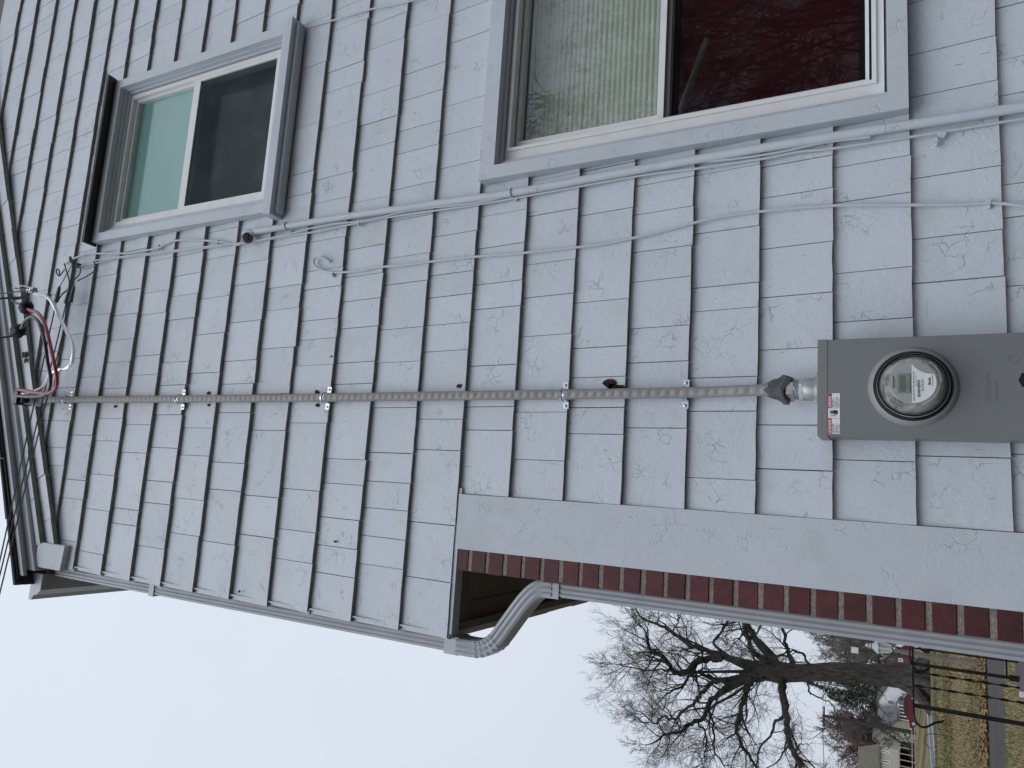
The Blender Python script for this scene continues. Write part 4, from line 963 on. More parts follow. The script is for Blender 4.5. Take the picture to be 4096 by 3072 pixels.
post(xp, .028, 0, TZ, 'newel_post')
post(x0_, .012, SZ, TZ, 'baluster')
def twisted(x, z0):
    m = MB(); w = .0063; n = 90; L0 = TZ - z0; base = 0
    for i in range(n+1):
        z = z0 + L0*i/n; a = z*28.0; s = w*1.15
        for k in range(4): m.v.append((x+1.45*s*math.cos(a+k*math.pi/2)*(1.0 if k % 2 else .45), RY+1.45*s*math.sin(a+k*math.pi/2)*(1.0 if k % 2 else .45), z))
    for i in range(n):
        for k in range(4): m.f.append((i*4+k, i*4+(k+1) % 4, i*4+4+(k+1) % 4, i*4+4+k))
    return link('baluster', m, M['iron'], rl, smooth=True)
twisted(rx(2688), SZ-.2); twisted(xt2, SZ-.4); twisted(x0_+.35, SZ)
m = MB(); m.box((xp-.06, RY-.02, TZ-.003), (-.35, RY+.02, TZ+.012)); link('top_rail', m, M['iron'], rl)
m = MB(); cz = TZ+.003; cur = [(xp-.04, cz), (xp-.10, cz-.006), (xp-.145, cz-.035), (xp-.150, cz-.075), (xp-.125, cz-.115), (xp-.10, cz-.15), (xp-.085, cz-.19), (xp-.072, cz-.20)]
m.tube(smooth_path([(a, RY, b) for a, b in cur], 5), .0085, 8); link('scroll_end', m, M['iron'], rl, smooth=True)
m = MB(); bz = onY(4026, 2680, RY).z; m.box((xn, RY-.008, bz-.006), (-.35, RY+.008, bz+.006)); link('bottom_rail', m, M['iron'], rl)
sec = onY(3640, 2640, RY); z2 = onY(3641, 2620, RY).z
m = MB(); m.box((rx(2640)+.0, RY-.012, z2-.004), (-.35, RY+.012, z2+.008)); 
cur = [(rx(2640), z2), (rx(2660), z2-.01), (rx(2680), z2-.045), (rx(2676), z2-.10), (rx(2664), z2-.12)]
m.tube(smooth_path([(a, RY, b) for a, b in cur], 5), .008, 7); link('hand_rail', m, M['iron'], rl, smooth=True)
for (pa, pb, mid) in (((3668, 2572), (3740, 2575), (3700, 2606)),):
    m = MB(); m.tube(smooth_path([onY(*pa, RY), onY(3680, 2592, RY), onY(*mid, RY), onY(3725, 2598, RY), onY(*pb, RY)], 5), .009, 7); link('scroll', m, M['iron'], rl, smooth=True)

# ================================================================== TREES
def perp(d, R_):
    v = Vector((R_.gauss(0, 1), R_.gauss(0, 1), R_.gauss(0, 1))); return (v - d*v.dot(d)).normalized()
def grow(mb, tw, p, d, length, r, depth, R_, upb=.05, wig=.22, dens=1.0, minr=.012, sides=6):
    n = max(3, int(4 + depth)); pts = [p.copy()]; dd = d.copy(); seg = length/n; rad = [r]
    for i in range(n):
        dd = (dd + perp(dd, R_)*wig*R_.random()*1.3 + Vector((0, 0, upb))).normalized(); p = p + dd*seg; pts.append(p.copy()); rad.append(max(minr*.7, r*(1-(i+1)/n*.72)))
    (mb if depth >= 2 else tw).tube(pts, rad, sides if depth >= 3 else (5 if depth == 2 else 3), False)
    if depth <= 0: return
    nc = int((3.2 + R_.random()*2.6)*dens*(1.35 if depth <= 2 else 1))
    for c in range(nc):
        t = .18 + .82*(c+R_.random())/nc; k = min(n-1, int(t*n)); q = pts[k].lerp(pts[k+1], t*n-k)
        dl = (pts[k+1]-pts[k]).normalized(); a = R_.uniform(.45, 1.05)
        nd = (dl*math.cos(a) + perp(dl, R_)*math.sin(a)).normalized()
        grow(mb, tw, q, nd, length*R_.uniform(.45, .68)*(1.1-.3*t), max(minr, rad[k]*R_.uniform(.45, .62)), depth-1, R_, upb, wig, dens, minr, sides)
    grow(mb, tw, pts[-1], dd, length*.6, max(minr, rad[-1]), depth-1, R_, upb, wig, dens, minr, sides)
# --- the great oak across the street: trunk and main limbs follow their real course, depth spread by hand
TY = 73.0
base = onY(3713, 2728, TY); base.z = 0
oak = thing('oak_tree', 'huge bare oak with gnarled spreading limbs standing behind the iron railing', 'tree', (base.x, TY, 0))
R3 = random.Random(11)
OF = lambda l, o=(2048, 2048): [(o[0]+a*s1024, o[1]+b*s1024) for a, b in l]
s1024 = 1024/1659
def P3(px, py, dy): return onY(px, py, TY+dy)
tm = MB(); tpts = [(3722, 2728), (3700, 2721), (3670, 2712), (3620, 2705), (3550, 2700), (3470, 2695), (3400, 2691), (3300, 2690), (3200, 2690), (3120, 2688), (3060, 2686), (3010, 2690), (2960, 2700)]
tr = [1.75, 1.45, 1.2, 1.02, .93, .88, .86, .78, .74, .95, .85, .55, .3]
tw_ = lambda i, th: 1 + .07*math.sin(3*th+i*.4) + .05*math.sin(7*th-i) + (.12*math.sin(5*th) if i < 8 else 0)
tp = smooth_path([P3(a, b, 0) for a, b in tpts], 4); tp[0].z = -.3
trd = []
for i in range(len(tp)):
    f = i/4; k = min(int(f), len(tr)-2); trd.append(tr[k]+(tr[k+1]-tr[k])*(f-k))
tm.tube(tp, trd, 24, True, tw_)
for a in range(7):                                                # root flare
    th = a*2*math.pi/7+.3; e = Vector((math.cos(th), math.sin(th), 0)); tm.tube([base+Vector((0, 0, 2.4))+e*.55, base+Vector((0, 0, .9))+e*1.1, base+Vector((0, 0, .1))+e*2.3, base+Vector((0, 0, -.3))+e*3.2], [.35, .5, .35, .15], 8)
link('trunk', tm, M['bark'], oak, smooth=True)
limbs = [
 (OF([(1700, 1000), (1540, 990), (1400, 950), (1300, 950), (1200, 970), (1150, 1020), (1080, 1045), (1020, 990), (970, 935), (905, 900), (880, 850), (870, 790), (820, 720)]), .62, .14, -3),
 (OF([(1090, 1040), (1020, 1020), (900, 1025), (740, 1000), (690, 990), (660, 985)]), .22, .05, -2),
 (OF([(1540, 985), (1400, 940), (1250, 900), (1130, 850), (1050, 790), (960, 740), (850, 690), (800, 620), (720, 580)]), .50, .10, 3),
 (OF([(1660, 1060), (1580, 1080), (1450, 1080), (1330, 1085), (1260, 1060), (1200, 1030), (1130, 1080), (1090, 1130), (1000, 1180)]), .45, .10, -4),
 (OF([(1400, 1085), (1300, 1110), (1230, 1180), (1190, 1230), (1100, 1290), (1060, 1340), (970, 1330), (940, 1375), (900, 1350), (840, 1300), (740, 1290)]), .36, .08, 2),
 (OF([(1540, 1085), (1400, 1130), (1290, 1220), (1240, 1330), (1140, 1380), (1100, 1420), (1000, 1440), (930, 1490), (900, 1600)]), .46, .10, -6),
 (OF([(1600, 1080), (1545, 1110), (1510, 1190), (1480, 1290), (1460, 1400), (1480, 1500), (1530, 1570), (1575, 1640), (1600, 1720)]), .42, .12, 4),
 (OF([(1300, 1215), (1295, 1320), (1310, 1420), (1305, 1540), (1370, 1640)]), .28, .08, 1),
 (OF([(1240, 1320), (1250, 1420), (1255, 1520), (1230, 1600)]), .2, .06, -4),
 (OF([(1530, 1110), (1520, 1230), (1515, 1350)]), .24, .1, 6),
 (OF([(1680, 930), (1600, 850), (1540, 760), (1500, 690), (1480, 600), (1420, 480), (1380, 380)]), .62, .15, 2),
 (OF([(1640, 960), (1560, 900), (1530, 830), (1510, 740), (1515, 640), (1560, 520)]), .42, .12, -5),
 (OF([(1320, 880), (1350, 790), (1400, 700), (1380, 600), (1300, 480)]), .25, .07, 5),
 (OF([(1080, 800), (1075, 720), (1070, 630), (1040, 540)]), .16, .05, 3),
 ([(3110, 2700), (3130, 2730), (3127, 2776), (3146, 2862), (3150, 2920), (3152, 2961), (3168, 3000), (3183, 3023), (3200, 3072), (3215, 3130)], .55, .2, -3),
 ([(3160, 2670), (3172, 2650), (3158, 2620), (3146, 2579), (3127, 2511), (3110, 2430)], .36, .12, 3),
 ([(3235, 2660), (3225, 2640), (3210, 2612), (3160, 2606), (3110, 2622), (3065, 2625)], .16, .06, -4),
 ([(3145, 2860), (3110, 2880), (3090, 2930), (3040, 2990), (3030, 3060), (2990, 3110)], .22, .06, 3),
 ([(3240, 2715), (3235, 2760), (3262, 2790), (3300, 2800), (3340, 2840), (3360, 2900)], .12, .04, -4),
 ([(3420, 2715), (3425, 2740), (3405, 2755), (3430, 2790), (3480, 2800), (3520, 2830)], .10, .03, -5),
 ([(3415, 2715), (3440, 2748), (3480, 2742), (3530, 2770)], .08, .03, 5),
]
lm = MB(); tw = MB()
for px_, r0_, r1_, dp in limbs:
    if px_[-1][0] < 2620: px_ = px_[:-1]
    if px_[0][0] < 3120: px_ = [(3130, 2688)] + ([(3060, 2688)] if px_[0][0] < 3010 else []) + list(px_)
    P = []; n = len(px_)
    for i, (a, b) in enumerate(px_): P.append(P3(a, b, dp*(i/(n-1))**1.2*1.4))
    sp = smooth_path(P, 4)
    for i in range(1, len(sp)-1): sp[i] += Vector((R3.uniform(-.12, .12), R3.uniform(-.2, .2), R3.uniform(-.12, .12)))
    rr = [r0_ + (r1_-r0_)*(i/(len(sp)-1))**.8 for i in range(len(sp))]
    rr = [max(.05, q*.80)*R3.uniform(.88, 1.14) for q in rr]
    lm.tube(sp, rr, 9)
    tot = len(sp)
    for i in range(3, tot, 1):
        if R3.random() < (.58 if i > tot*.4 else .16)*(1 if r0_ > .13 else .35):
            d = (sp[i]-sp[i-1]).normalized(); a = R3.uniform(.6, 1.2); nd = (d*math.cos(a) + perp(d, R3)*math.sin(a)).normalized(); nd.y *= .8
            grow(lm, tw, sp[i], nd.normalized(), R3.uniform(2.0, 4.0), max(.045, min(.11, rr[i]*.5)), 3, R3, .04, .36, .80, .0105)
    grow(lm, tw, sp[-1], (sp[-1]-sp[-3]).normalized(), 1.9 if r0_ > .13 else 1.3, max(.04, r1_*.6), 3 if r0_ > .13 else 2, R3, .05, .3, 1.0, .014)
print('oak faces', len(lm.f), len(tw.f))
link('limbs', lm, M['limb'], oak, smooth=True); tag(link('twigs', tw, M['twig'], oak), kind='stuff')

def bare_tree(pxb, Yd, height, spread, seed, label, mt, tmt='bark', depth=4, r=.25, dens=1.0, lean=0, minr=.02, name='bare_tree', group=None, stems=1, wig=.25, upb=.06):
    b = onY(*pxb, Yd); b.z = 0; R_ = random.Random(seed)
    t = thing(name, label, 'tree', tuple(b), group); a_, tw2 = MB(), MB()
    for s in range(stems):
        d = Vector((lean + R_.uniform(-.08, .08)*(1 if stems == 1 else 3.5), R_.uniform(-.06, .06)*(1 if stems == 1 else 3), 1)).normalized()
        grow(a_, tw2, b + Vector((R_.uniform(-.3, .3)*(stems > 1), 0, 0)), d, height*.5, r, depth, R_, upb, wig, dens, minr)
    link('trunk', a_, M[tmt], t, smooth=True); tag(link('crown', tw2, M[mt], t), kind='stuff'); return t
def fir_tree(pxb, Yd, height, rad, seed, label):
    b = onY(*pxb, Yd); b.z = 0; R_ = random.Random(seed); t = thing('fir_tree', label, 'tree', tuple(b), 'evergreens behind the white house')
    m = MB(); m.tube([b, b+Vector((0, 0, height*.95))], [rad*.07, .03], 7); link('trunk', m, M['bark'], t)
    m = MB()
    for i in range(2600):
        h = R_.random()**.8; z = height*(.08+.92*h); rr = rad*(1-h)**.8*R_.uniform(.35, 1.08)+.1; a = R_.uniform(0, 6.283); c = b + Vector((rr*math.cos(a), rr*math.sin(a), z - rr*.25))
        s = R_.uniform(.25, .7); u = Vector((math.cos(a), math.sin(a), R_.uniform(-.5, .1))).normalized(); v = perp(u, R_)
        m.add([c-v*s*.35, c+u*s*1.3, c+v*s*.35], [(0, 1, 2)])
    tag(link('crown', m, M['fir'], t), kind='stuff'); return t
fir_tree((3690, 2765), 208, 21, 4.6, 1, 'dark evergreen closest to the oak trunk, behind the white house')
fir_tree((3690, 2800), 214, 26, 5.5, 2, 'tallest dark evergreen, right behind the white house gable')
fir_tree((3690, 2845), 210, 20, 5.0, 3, 'dark evergreen between the white house and the olive house roof')
for i, (py, Yd, h, sd, lab) in enumerate(((2500, 190, 24, 21, 'bare grey tree at the edge of the white downspout'), (2560, 205, 21, 22, 'bare grey tree behind the porch lamp'), (2610, 215, 20, 23, 'bare grey tree above the brown brick house'), (2645, 235, 24, 24, 'bare grey tree just beside the oak trunk on the house side'), (2585, 230, 25, 27, 'bare grey tree taller than its neighbours, straight above the brown brick house'), (2530, 225, 22, 28, 'bare grey tree between the lamp tree and the downspout'), (2775, 235, 22, 25, 'faint bare tree over the evergreens'), (2850, 240, 19, 26, 'faint bare tree over the olive house roof'))):
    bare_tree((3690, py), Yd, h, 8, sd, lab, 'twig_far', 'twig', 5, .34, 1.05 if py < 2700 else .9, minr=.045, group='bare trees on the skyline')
bare_tree((3690, 2960), 215, 21, 9, 31, 'reddish bare tree over the olive house', 'twig_red', 'twig', 5, .28, 1.05, stems=3, minr=.04)
bare_tree((3690, 3030), 212, 20, 9, 32, 'reddish bare tree over the board-sided house', 'twig_red', 'twig', 5, .28, 1.05, stems=3, minr=.04)
bare_tree((3690, 3010), 128, 11, 4, 33, 'small dark bare tree at the street in front of the olive house', 'twig', 'bark', 4, .24, 1.0, lean=.28, minr=.03, name='street_tree')
# tree behind the camera, seen only in the window glass
for i, (x, y, h, sd) in enumerate(((6.3, -8.0, 6.9, 41), (7.6, -8.6, 7.6, 43), (9.6, -8.6, 8.2, 44))):
    b = Vector((x, y, 0)); R_ = random.Random(sd)
    t = thing('yard_tree', ['young leaf-tipped tree reflected in the large window', 'bushy young tree reflected lower in the large window', 'farther young tree reflected in the large window'][i], 'tree', tuple(b)); a_, t2, lf = MB(), MB(), MB()
    for s in range(5):
        d = Vector((R_.uniform(-.45, .35), R_.uniform(-.3, .3), 1)).normalized(); grow(a_, t2, b, d, h*.50, .045, 4, R_, .05, .22, .85, .007)
    for k in range(0, len(t2.v), 260):
        c = Vector(t2.v[k])
        for q in range(7):
            u = perp(Vector((0, 0, 1)), R_); v = perp(u, R_); cc = c + v*R_.uniform(0, .05); lf.add([cc, cc+u*.05+v*.015, cc+u*.07, cc+u*.05-v*.015], [(0, 1, 2, 3)])
    link('stems', a_, M['twig'], t); tag(link('twigs', t2, M['twig'], t), kind='stuff'); tag(link('leaves', lf, M['fir'], t), kind='stuff')

# ================================================================== FAR HOUSES, CARS, POLES
def facade(pxs, Yd, depth, gz=None):
    m = MB(); P = [onY(a, b, Yd) for a, b in pxs]; m.prism(P, (0, depth, 0)); return m
def rect_on(pxa, pxb, Yd, d=.12):                                 # opening given by two opposite corners
    a, b = onY(*pxa, Yd), onY(*pxb, Yd); x0, x1 = sorted((a.x, b.x)); z0, z1 = sorted((a.z, b.z)); return x0, x1, z0, z1
def window_on(parent, pxa, pxb, Yd, frame, n=2, fw=.12):
    x0, x1, z0, z1 = rect_on(pxa, pxb, Yd); m = MB(); frame_ring(m, x0, x1, z0, z1, fw, fw, fw, fw, Yd-.12, Yd+.02)
    for i in range(1, n): xx = x0+(x1-x0)*i/n; m.box((xx-.05, Yd-.11, z0+fw), (xx+.05, Yd+.02, z1-fw))
    w = link('window', m, frame, parent); m = MB(); m.box((x0+fw, Yd-.09, z0+fw), (x1-fw, Yd-.07, z1-fw)); link('pane', m, M['darkpane'], w); return w
M['darkpane'] = mat('dark_pane', (.02, .024, .028), .1)
M['white_siding'] = mat('white_siding', (.80, .81, .84), .6, col2=(.72, .73, .76), cscale=.8)
M['olive'] = mat('olive_siding', (.30, .285, .205), .7, col2=(.26, .245, .18), cscale=.8)
M['tanboard'] = mat('tan_boards', (.46, .44, .38), .7, col2=(.36, .34, .29), cscale=3, stretch=(4, 4, .3))
M['greyroof'] = mat('grey_roof', (.13, .135, .145), .9, col2=(.10, .105, .11), cscale=1.2)
M['oliveroof'] = mat('olive_roof', (.125, .12, .085), .9, col2=(.10, .095, .07), cscale=1.2)
def wallpoly(pts, Yd, depth): m = MB(); m.prism([(x, Yd, z) for x, z in pts], (0, depth, 0)); return m
def XZ(px, py, Yd): p = onY(px, py, Yd); return (p.x, p.z)
# white gabled house
WY = 196
apx, rgt, = XZ(3510, 2806, WY), XZ(3552, 2742, WY); lft = (2*apx[0]-rgt[0]-1.5, rgt[1]-.2)
wh_ = thing('far_house', 'white gabled house with grey roof just past the oak trunk', 'house', (apx[0], WY, 0))
link('wall', wallpoly([(rgt[0], 0), rgt, apx, lft, (lft[0], 0)], WY, 11), M['white_siding'], wh_)
def roofslabs(parent, a, b, c, Yd, depth, mt, over=.35, th=.25):
    for (p, q) in ((a, b), (b, c)):
        d = Vector((q[0]-p[0], 0, q[1]-p[1])).normalized(); n = Vector((-d.z, 0, d.x)); n = n if n.z > 0 else -n
        e = d*over; P = Vector((p[0], Yd-over, p[1])); Q = Vector((q[0], Yd-over, q[1]))
        if p is a: P = P - e
        else: Q = Q + e
        m = MB(); m.prism([P+n*.01, Q+n*.01, Q+n*th, P+n*th], (0, depth+2*over, 0)); link('roof', m, mt, parent)
roofslabs(wh_, rgt, apx, lft, WY, 11, M['greyroof'])
window_on(wh_, (3551, 2800), (3575, 2817), WY, M['white_siding'], 2, .1); window_on(wh_, (3604, 2770), (3631, 2787), WY, M['white_siding'], 2, .1)
m = facade([(3583, 2820), (3600, 2793), (3607, 2793), (3607, 2826)], WY-2.2, 2.2); link('porch_roof', m, M['greyroof'], wh_)
x0, x1, z0, z1 = rect_on((3604, 2795), (3660, 2815), WY); m = MB(); m.box((x0, WY-1.6, 0), (x1, WY-.01, z1)); link('entry', m, M['white_siding'], wh_)
# olive house: gable wall, long roof, porch with white columns, dormer
OY = 188
ap, rr_ = XZ(3493, 2952, OY), XZ(3588, 2880, OY); ll = XZ(3560, 3010, OY)
ol = thing('far_house', 'olive-sided house with big grey roof and white porch behind the parked red car', 'house', (ap[0], OY, 0))
link('wall', wallpoly([(rr_[0], 0), rr_, ap, ll, (ll[0], 0)], OY, 10), M['olive'], ol)
roofslabs(ol, rr_, ap, ll, OY, 10, M['greyroof'],  .5, .3)
m = MB(); a, b, c, d = onY(3588, 2885, OY-.5), onY(3588, 2826, OY-.5), onY(3520, 2826, OY+7), onY(3506, 2945, OY+7); m.prism([a, b, c, d], (0, .3, .35)); link('main_roof', m, M['greyroof'], ol)
px0, pz0 = XZ(3640, 2828, OY+.5); px1, _ = XZ(3640, 2884, OY+.5); zt_ = XZ(3590, 2850, OY+.5)[1]
m = MB(); m.box((min(px0, px1), OY+3, 0), (max(px0, px1), OY+9, zt_)); link('porch_wall', m, M['olive'], ol)
xa, xb = sorted((px0, px1))
for i in range(5):
    x = xa + (xb-xa)*i/4; m = MB(); m.box((x-.11, OY+.4, 0), (x+.11, OY+.62, zt_-.35)); link('column', m, M['white_siding'], ol)
m = MB(); m.box((xa-.3, OY+.3, zt_-.35), (xb+.3, OY+.75, zt_+.05)); link('porch_beam', m, M['white_siding'], ol)
m = MB(); m.box((xa-.2, OY+.4, 0), (xb+.2, OY+3, .5)); link('porch_floor', m, M['white_siding'], ol)
for a, b in (((3534, 2956), (3565, 2978)), ((3612, 2930), (3634, 2950)), ((3612, 2968), (3640, 2988))): window_on(ol, a, b, OY, M['white_siding'], 2, .1)
# board-sided house with olive roof, nearer
BYY = 150
bh = thing('far_house', 'tan board-sided house with olive roof at the picture corner', 'house', (XZ(3600, 3030, BYY)[0], BYY, 0))
e0, e1 = XZ(3519, 2985, BYY), XZ(3519, 3110, BYY); 
m = MB(); m.box((min(e0[0], e1[0]), BYY, 0), (max(e0[0], e1[0]), BYY+7, e0[1])); wl = link('wall', m, M['tanboard'], bh)
x = min(e0[0], e1[0]); k = 0
m = MB()
while x < max(e0[0], e1[0]): m.box((x, BYY-.04, .2), (x+.22, BYY-.002, e0[1]-.05)); x += .26
tag(link('board', m, M['tanboard'], bh), kind='stuff')
m = MB(); r1 = XZ(3460, 3090, BYY); m.prism([(max(e0[0], e1[0])+.4, BYY-.5, e0[1]), (min(e0[0], e1[0])-.4, BYY-.5, e0[1]), (min(e0[0], e1[0])-.4, BYY+3.5, e0[1]+3.4), (max(e0[0], e1[0])-1.8, BYY+3.5, e0[1]+3.4)], (0, .1, .25)); link('roof', m, M['oliveroof'], bh)
for a, b in (((3521, 2998), (3559, 3015)), ((3521, 3036), (3561, 3055))): window_on(bh, a, b, BYY, M['white_siding'], 1, .12)
m = MB(); q0, q1 = XZ(3585, 2986, BYY-4), XZ(3585, 3110, BYY-4); m.box((min(q0[0], q1[0]), BYY-4, q0[1]-.5), (max(q0[0], q1[0]), BYY-.05, q0[1]-.25)); link('carport_roof', m, M['wood'], bh)
for i in range(6):
    x = min(q0[0], q1[0]) + (max(q0[0], q1[0])-min(q0[0], q1[0]))*i/5; m = MB(); m.box((x-.07, BYY-4, 0), (x+.07, BYY-3.86, q0[1]-.5)); link('carport_post', m, M['wood'], bh)
m = MB(); m.box((min(q0[0], q1[0]), BYY-.04, 0), (max(q0[0], q1[0]), BYY-.01, q0[1]-.6)); link('carport_back', m, M['room'], bh)
m = MB(); m.box((XZ(3630, 3000, BYY-2)[0]-1.2, BYY-2, 0), (XZ(3630, 3000, BYY-2)[0]+1, BYY-.6, 1.7)); solo('shed_cabinet', m, mat('red_cabinet', (.09, .014, .014), .6), 'dark red cabinet under the roof of the tan house', 'cabinet')
# brown brick house and small white house on the other side of the oak trunk
NY = 175
nb = thing('far_house', 'small brown brick house with white shutters between the railing and the oak trunk', 'house', (XZ(3600, 2640, NY)[0], NY, 0))
a_, b_2, c_2 = XZ(3560, 2620, NY), XZ(3533, 2640, NY), XZ(3545, 2672, NY)
link('wall', wallpoly([(a_[0], 0), a_, b_2, c_2, (c_2[0], 0)], NY, 8), mat('brown_brick', (.075, .05, .045), .9, col2=(.11, .07, .06), cscale=2), nb)
roofslabs(nb, a_, b_2, c_2, NY, 8, M['greyroof'])
for a, b in (((3556, 2634), (3578, 2640)), ((3594, 2632), (3612, 2648))): window_on(nb, a, b, NY, M['white_siding'], 2, .12)
sm = thing('far_house', 'small white building half hidden by the white downspout', 'house', (XZ(3600, 2575, 120)[0], 120, 0))
a, b = XZ(3580, 2540, 120), XZ(3632, 2588, 120); x0, x1 = sorted((a[0], b[0])); m = MB(); m.box((x0, 120, 0), (x1, 125, a[1]+.0)); link('wall', m, M['white_siding'], sm)
m = MB(); m.prism([(x0-.3, 119.7, a[1]), (x1+.3, 119.7, a[1]), ((x0+x1)/2, 119.7, a[1]+1)], (0, 5.6, 0)); link('roof', m, M['greyroof'], sm)
window_on(sm, (3611, 2568), (3625, 2582), 120, M['white_siding'], 2, .06)

def car(px, py, Yd, col, label, length=4.6, flip=1, kind='car', z0=0):
    c = onY(px, py, Yd); bx_ = c.x; t = thing('parked_car' if kind == 'car' else 'pickup_truck', label, kind, (bx_, Yd, z0)); cm = mat('car_paint', col, .25, .2, spec=.6)
    L = length/2; f = flip
    def pp(l, y, d, w=0): m = MB(); q = [(bx_+f*a*L, y, b+z0) for a, b in l]; m.prism(q, (0, d, 0)); return m
    body = [(-1, .35), (-.98, .75), (-.62, .86), (.45, .88), (.93, .72), (1, .52), (.98, .33), (.72, .26), (-.8, .26)]
    bd = link('body', pp(body, Yd-.85, 1.7), cm, t)
    cab = [(-.86, .84), (-.55, 1.38), (-.1, 1.46), (.18, 1.38), (.5, .88)] if kind == 'car' else [(-.15, .86), (-.08, 1.62), (.28, 1.62), (.5, .88)]
    link('roof', pp(cab, Yd-.74, 1.48), cm, t)
    gl = [(-.74, .90), (-.52, 1.30), (-.1, 1.37), (.14, 1.31), (.40, .90)] if kind == 'car' else [(-.1, .92), (-.04, 1.5), (.24, 1.5), (.4, .92)]
    link('side_window', pp(gl, Yd-.748, .006), M['darkpane'], t)
    m = MB(); m.box((bx_+f*L*-.07-.04, Yd-.752, z0+.9), (bx_+f*L*-.07+.04, Yd-.749, z0+1.36)); link('door_pillar', m, cm, t)
    for sx in (-.62, .64):
        m = MB(); m.lathe((bx_+f*sx*L, Yd-.86, z0+.33), (0, 1, 0), [(0, .31), (.02, .33), (.2, .33)], 20); w = link('wheel', m, M['tape'], t)
        m = MB(); m.lathe((bx_+f*sx*L, Yd-.868, z0+.33), (0, 1, 0), [(0, .10), (.006, .21)], 10); link('rim', m, M['galv'], w)
    m = MB(); m.box((bx_+f*L*.93-.06, Yd-.86, z0+.58), (bx_+f*L*.93+.1, Yd-.7, z0+.72)); link('headlight', m, M['vinyl'], t)
    m = MB(); m.box((bx_+f*L*-.97-.06, Yd-.86, z0+.62), (bx_+f*L*-.97+.06, Yd-.7, z0+.76)); link('tail_light', m, M['stickred'], t)
    return t
car(3655, 2838, 107, (.14, .008, .014), 'dark red saloon car parked in front of the olive house porch', 4.75, -1, z0=.78)
car(3648, 2616, 104, (.17, .008, .013), 'red pickup truck parked behind the railing on the downspout side', 5.0, 1, 'truck', z0=.78)
# guard rails / fence along the street
for k, (Yd, pya, pyb, lab) in enumerate(((118, 2840, 3120, 'long low dark rail fence on the far side of the street'),)):
    f_ = thing('rail_fence', lab, 'fence', (XZ(3660, 2950, Yd)[0], Yd, 0)); xa, xb = sorted((XZ(3660, pya, Yd)[0], XZ(3660, pyb, Yd)[0])); n = 9
    for i in range(n+1):
        x = xa+(xb-xa)*i/n; m = MB(); m.box((x-.06, Yd-.06, 0), (x+.06, Yd+.06, 1.15)); link('post', m, M['bark'], f_)
    for z in (.95, 1.3):
        m = MB(); m.box((xa, Yd-.10, z-.05), (xb, Yd-.07, z+.05)); link('rail', m, M['wood'], f_)
# utility pole
M['polewood'] = mat('tarred_pole', (.03, .028, .02), .9, col2=(.045, .042, .032), cscale=2)
UY = 120
b0, t0_ = onY(3687, 2937, UY), onY(3290, 2862, UY)
up_ = thing('utility_pole', 'tall wooden utility pole with one crossarm right of the oak in the photo', 'pole', (b0.x, UY, 0))
m = MB(); m.tube([(b0.x, UY, 0), (t0_.x, UY, t0_.z)], [.30, .20], 10); link('shaft', m, M['polewood'], up_)
m = MB(); m.box((t0_.x-1.35, UY-.3, t0_.z-.35), (t0_.x+1.35, UY-.16, t0_.z-.12)); link('crossarm', m, M['polewood'], up_)
for i, dx in enumerate((-1.2, -.5, .5, 1.2)):
    m = MB(); m.lathe((t0_.x+dx, UY-.23, t0_.z-.12), (0, 0, 1), [(0, .05), (.1, .09), (.2, .06)], 8); link('insulator', m, M['galv'], up_)
for i, (dx, dz) in enumerate(((-1.2, 0), (1.2, 0), (0, -1.9), (0, -2.4))):
    p = Vector((t0_.x+dx, UY-.23, t0_.z+dz)); m = MB(); pts = []
    for k in range(-10, 11):
        t = k/10; q = p + Vector((60*t, 38*t, 0)); q.z = p.z - 1.6*(1-(2*abs(t)-1)**2); pts.append(q)
    m.tube(pts, .022, 4); solo('power_line', m, M['tape'], ['power line from the left end of the crossarm', 'power line from the right end of the crossarm', 'upper communication line below the crossarm', 'lower communication line below the crossarm'][i], 'wire', 'wires along the street', loc=tuple(p))
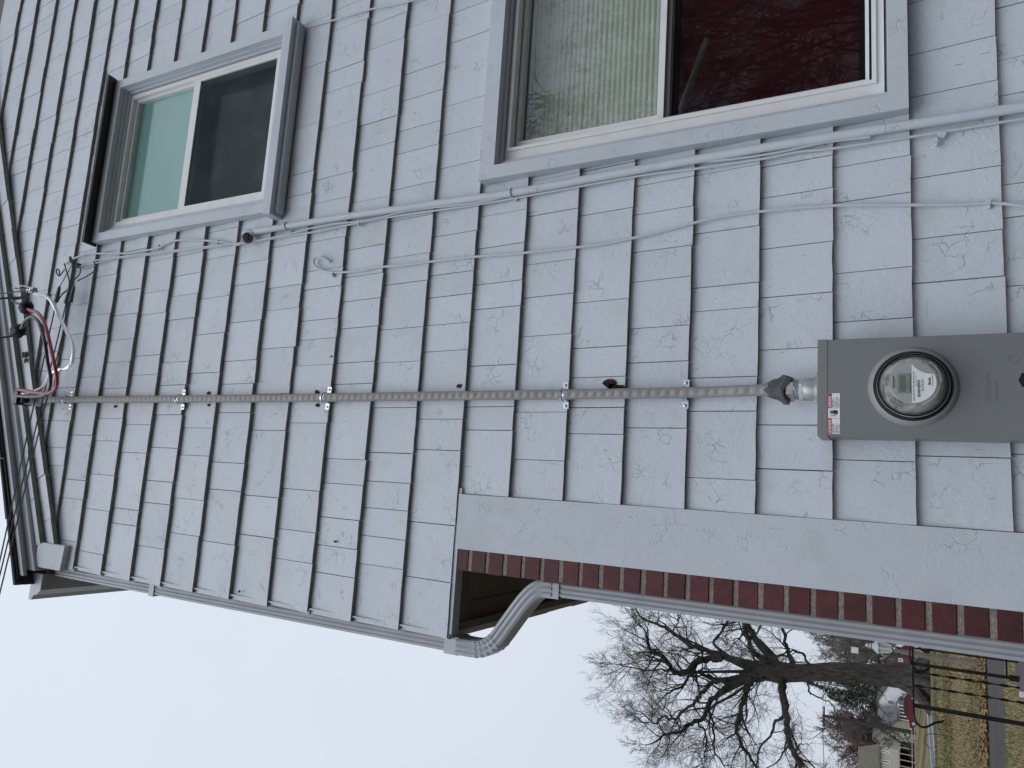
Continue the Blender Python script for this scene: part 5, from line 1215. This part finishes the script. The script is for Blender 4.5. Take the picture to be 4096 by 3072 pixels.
# lamp post on the lawn
LY = 20.6
lb0 = onY(3910, 2655, LY); lt = onY(3578, 2601, LY)
lp = thing('lamp_post', 'old lawn lamp post with a white glazed lantern leaning beside the downspout', 'lamp post', (lb0.x, LY, 0))
m = MB(); m.tube([(lb0.x, LY, 0), (lb0.x, LY, .9), (lt.x, LY, lt.z)], [.085, .075, .055], 12); link('shaft', m, mat('pinkish_post', (.22, .17, .15), .8, col2=(.14, .11, .10), cscale=3), lp, smooth=True)
m = MB(); m.box((lt.x-.10, LY-.03, lt.z-.12), (lt.x+.10, LY+.03, lt.z-.08)); link('ladder_bar', m, M['iron'], lp)
zb = lt.z + .02; cx = lt.x + .03
m = MB(); m.lathe((cx, LY, zb), (0, 0, 1), [(0, .06), (.04, .10), (.05, .10)], 6); link('lantern_base', m, M['gutter'], lp)
for k in range(6):
    a0_, a1_ = 2*math.pi*(k+.5)/6, 2*math.pi*(k+1.5)/6; p = lambda a, r, z: (cx+r*math.cos(a), LY+r*math.sin(a), z)
    m = MB(); m.tube([p(a0_, .09, zb+.05), p(a0_, .165, zb+.36)], .012, 5); link('lantern_bar', m, M['vinyl'], lp)
    m = MB(); m.add([p(a0_, .086, zb+.05), p(a1_, .086, zb+.05), p(a1_, .16, zb+.36), p(a0_, .16, zb+.36)], [(0, 1, 2, 3)]); link('lantern_pane', m, M['lampglass'] if 'lampglass' in M else M.setdefault('lampglass', mat('frosted_lamp_glass', (.42, .43, .42), .3)), lp)
m = MB(); m.lathe((cx, LY, zb+.36), (0, 0, 1), [(0, .19), (.03, .18), (.12, .09), (.16, .06)], 6); link('lantern_roof', m, M['gutter'], lp)
m = MB(); m.lathe((cx, LY, zb+.52), (0, 0, 1), [(0, .05), (.03, .075), (.06, .05), (.08, .04), (.10, .06), (.14, .03), (.17, .008)], 12); link('finial', m, M['gutter'], lp, smooth=True)
# white road sign on a thin pole, garden hook and wire stake
SY = 95
sg_ = onY(3420, 2600, SY); sb_ = onY(3680, 2640, SY); sgn = thing('street_sign', 'small white sign on a tall thin pole in front of the bare trees', 'sign', (sg_.x, SY, 0))
m = MB(); m.tube([(sg_.x, SY, 0), (sg_.x, SY, sg_.z+1)], .07, 8); link('sign_pole', m, M['bark'], sgn)
m = MB(); m.box((sg_.x-.33, SY-.12, sg_.z-.35), (sg_.x+.33, SY-.08, sg_.z+.4)); link('sign_panel', m, M['vinyl'], sgn)
g0 = onZ(3752, 2885, 0); 
for i, (px, py, lab) in enumerate(((3742, 2890, 'thin black wire garden stake on the lawn nearest the railing scroll'), (3735, 2935, 'thin curved garden hook standing alone on the lawn'))):
    q = onY(px, py, 34); t = q; m = MB(); zt = onY(px-12, py, 34).z
    if i == 0: m.tube([(q.x, 34, 0), (q.x, 34, .75)], .012, 5); m.tube([(q.x-.25, 34, .55), (q.x+.25, 34, .55), (q.x+.3, 34, .75)], .012, 5); m.tube([(q.x-.25, 34, 0), (q.x-.25, 34, .6)], .012, 5)
    else: m.tube(smooth_path([(q.x, 34, 0), (q.x, 34, .7), (q.x-.12, 34, 1.0), (q.x-.4, 34, 1.05), (q.x-.62, 34, .85)], 5), .014, 5)
    solo('garden_stake', m, M['iron'], lab, 'garden stake', loc=(q.x, 34, 0))
print('objects', len(bpy.data.objects))
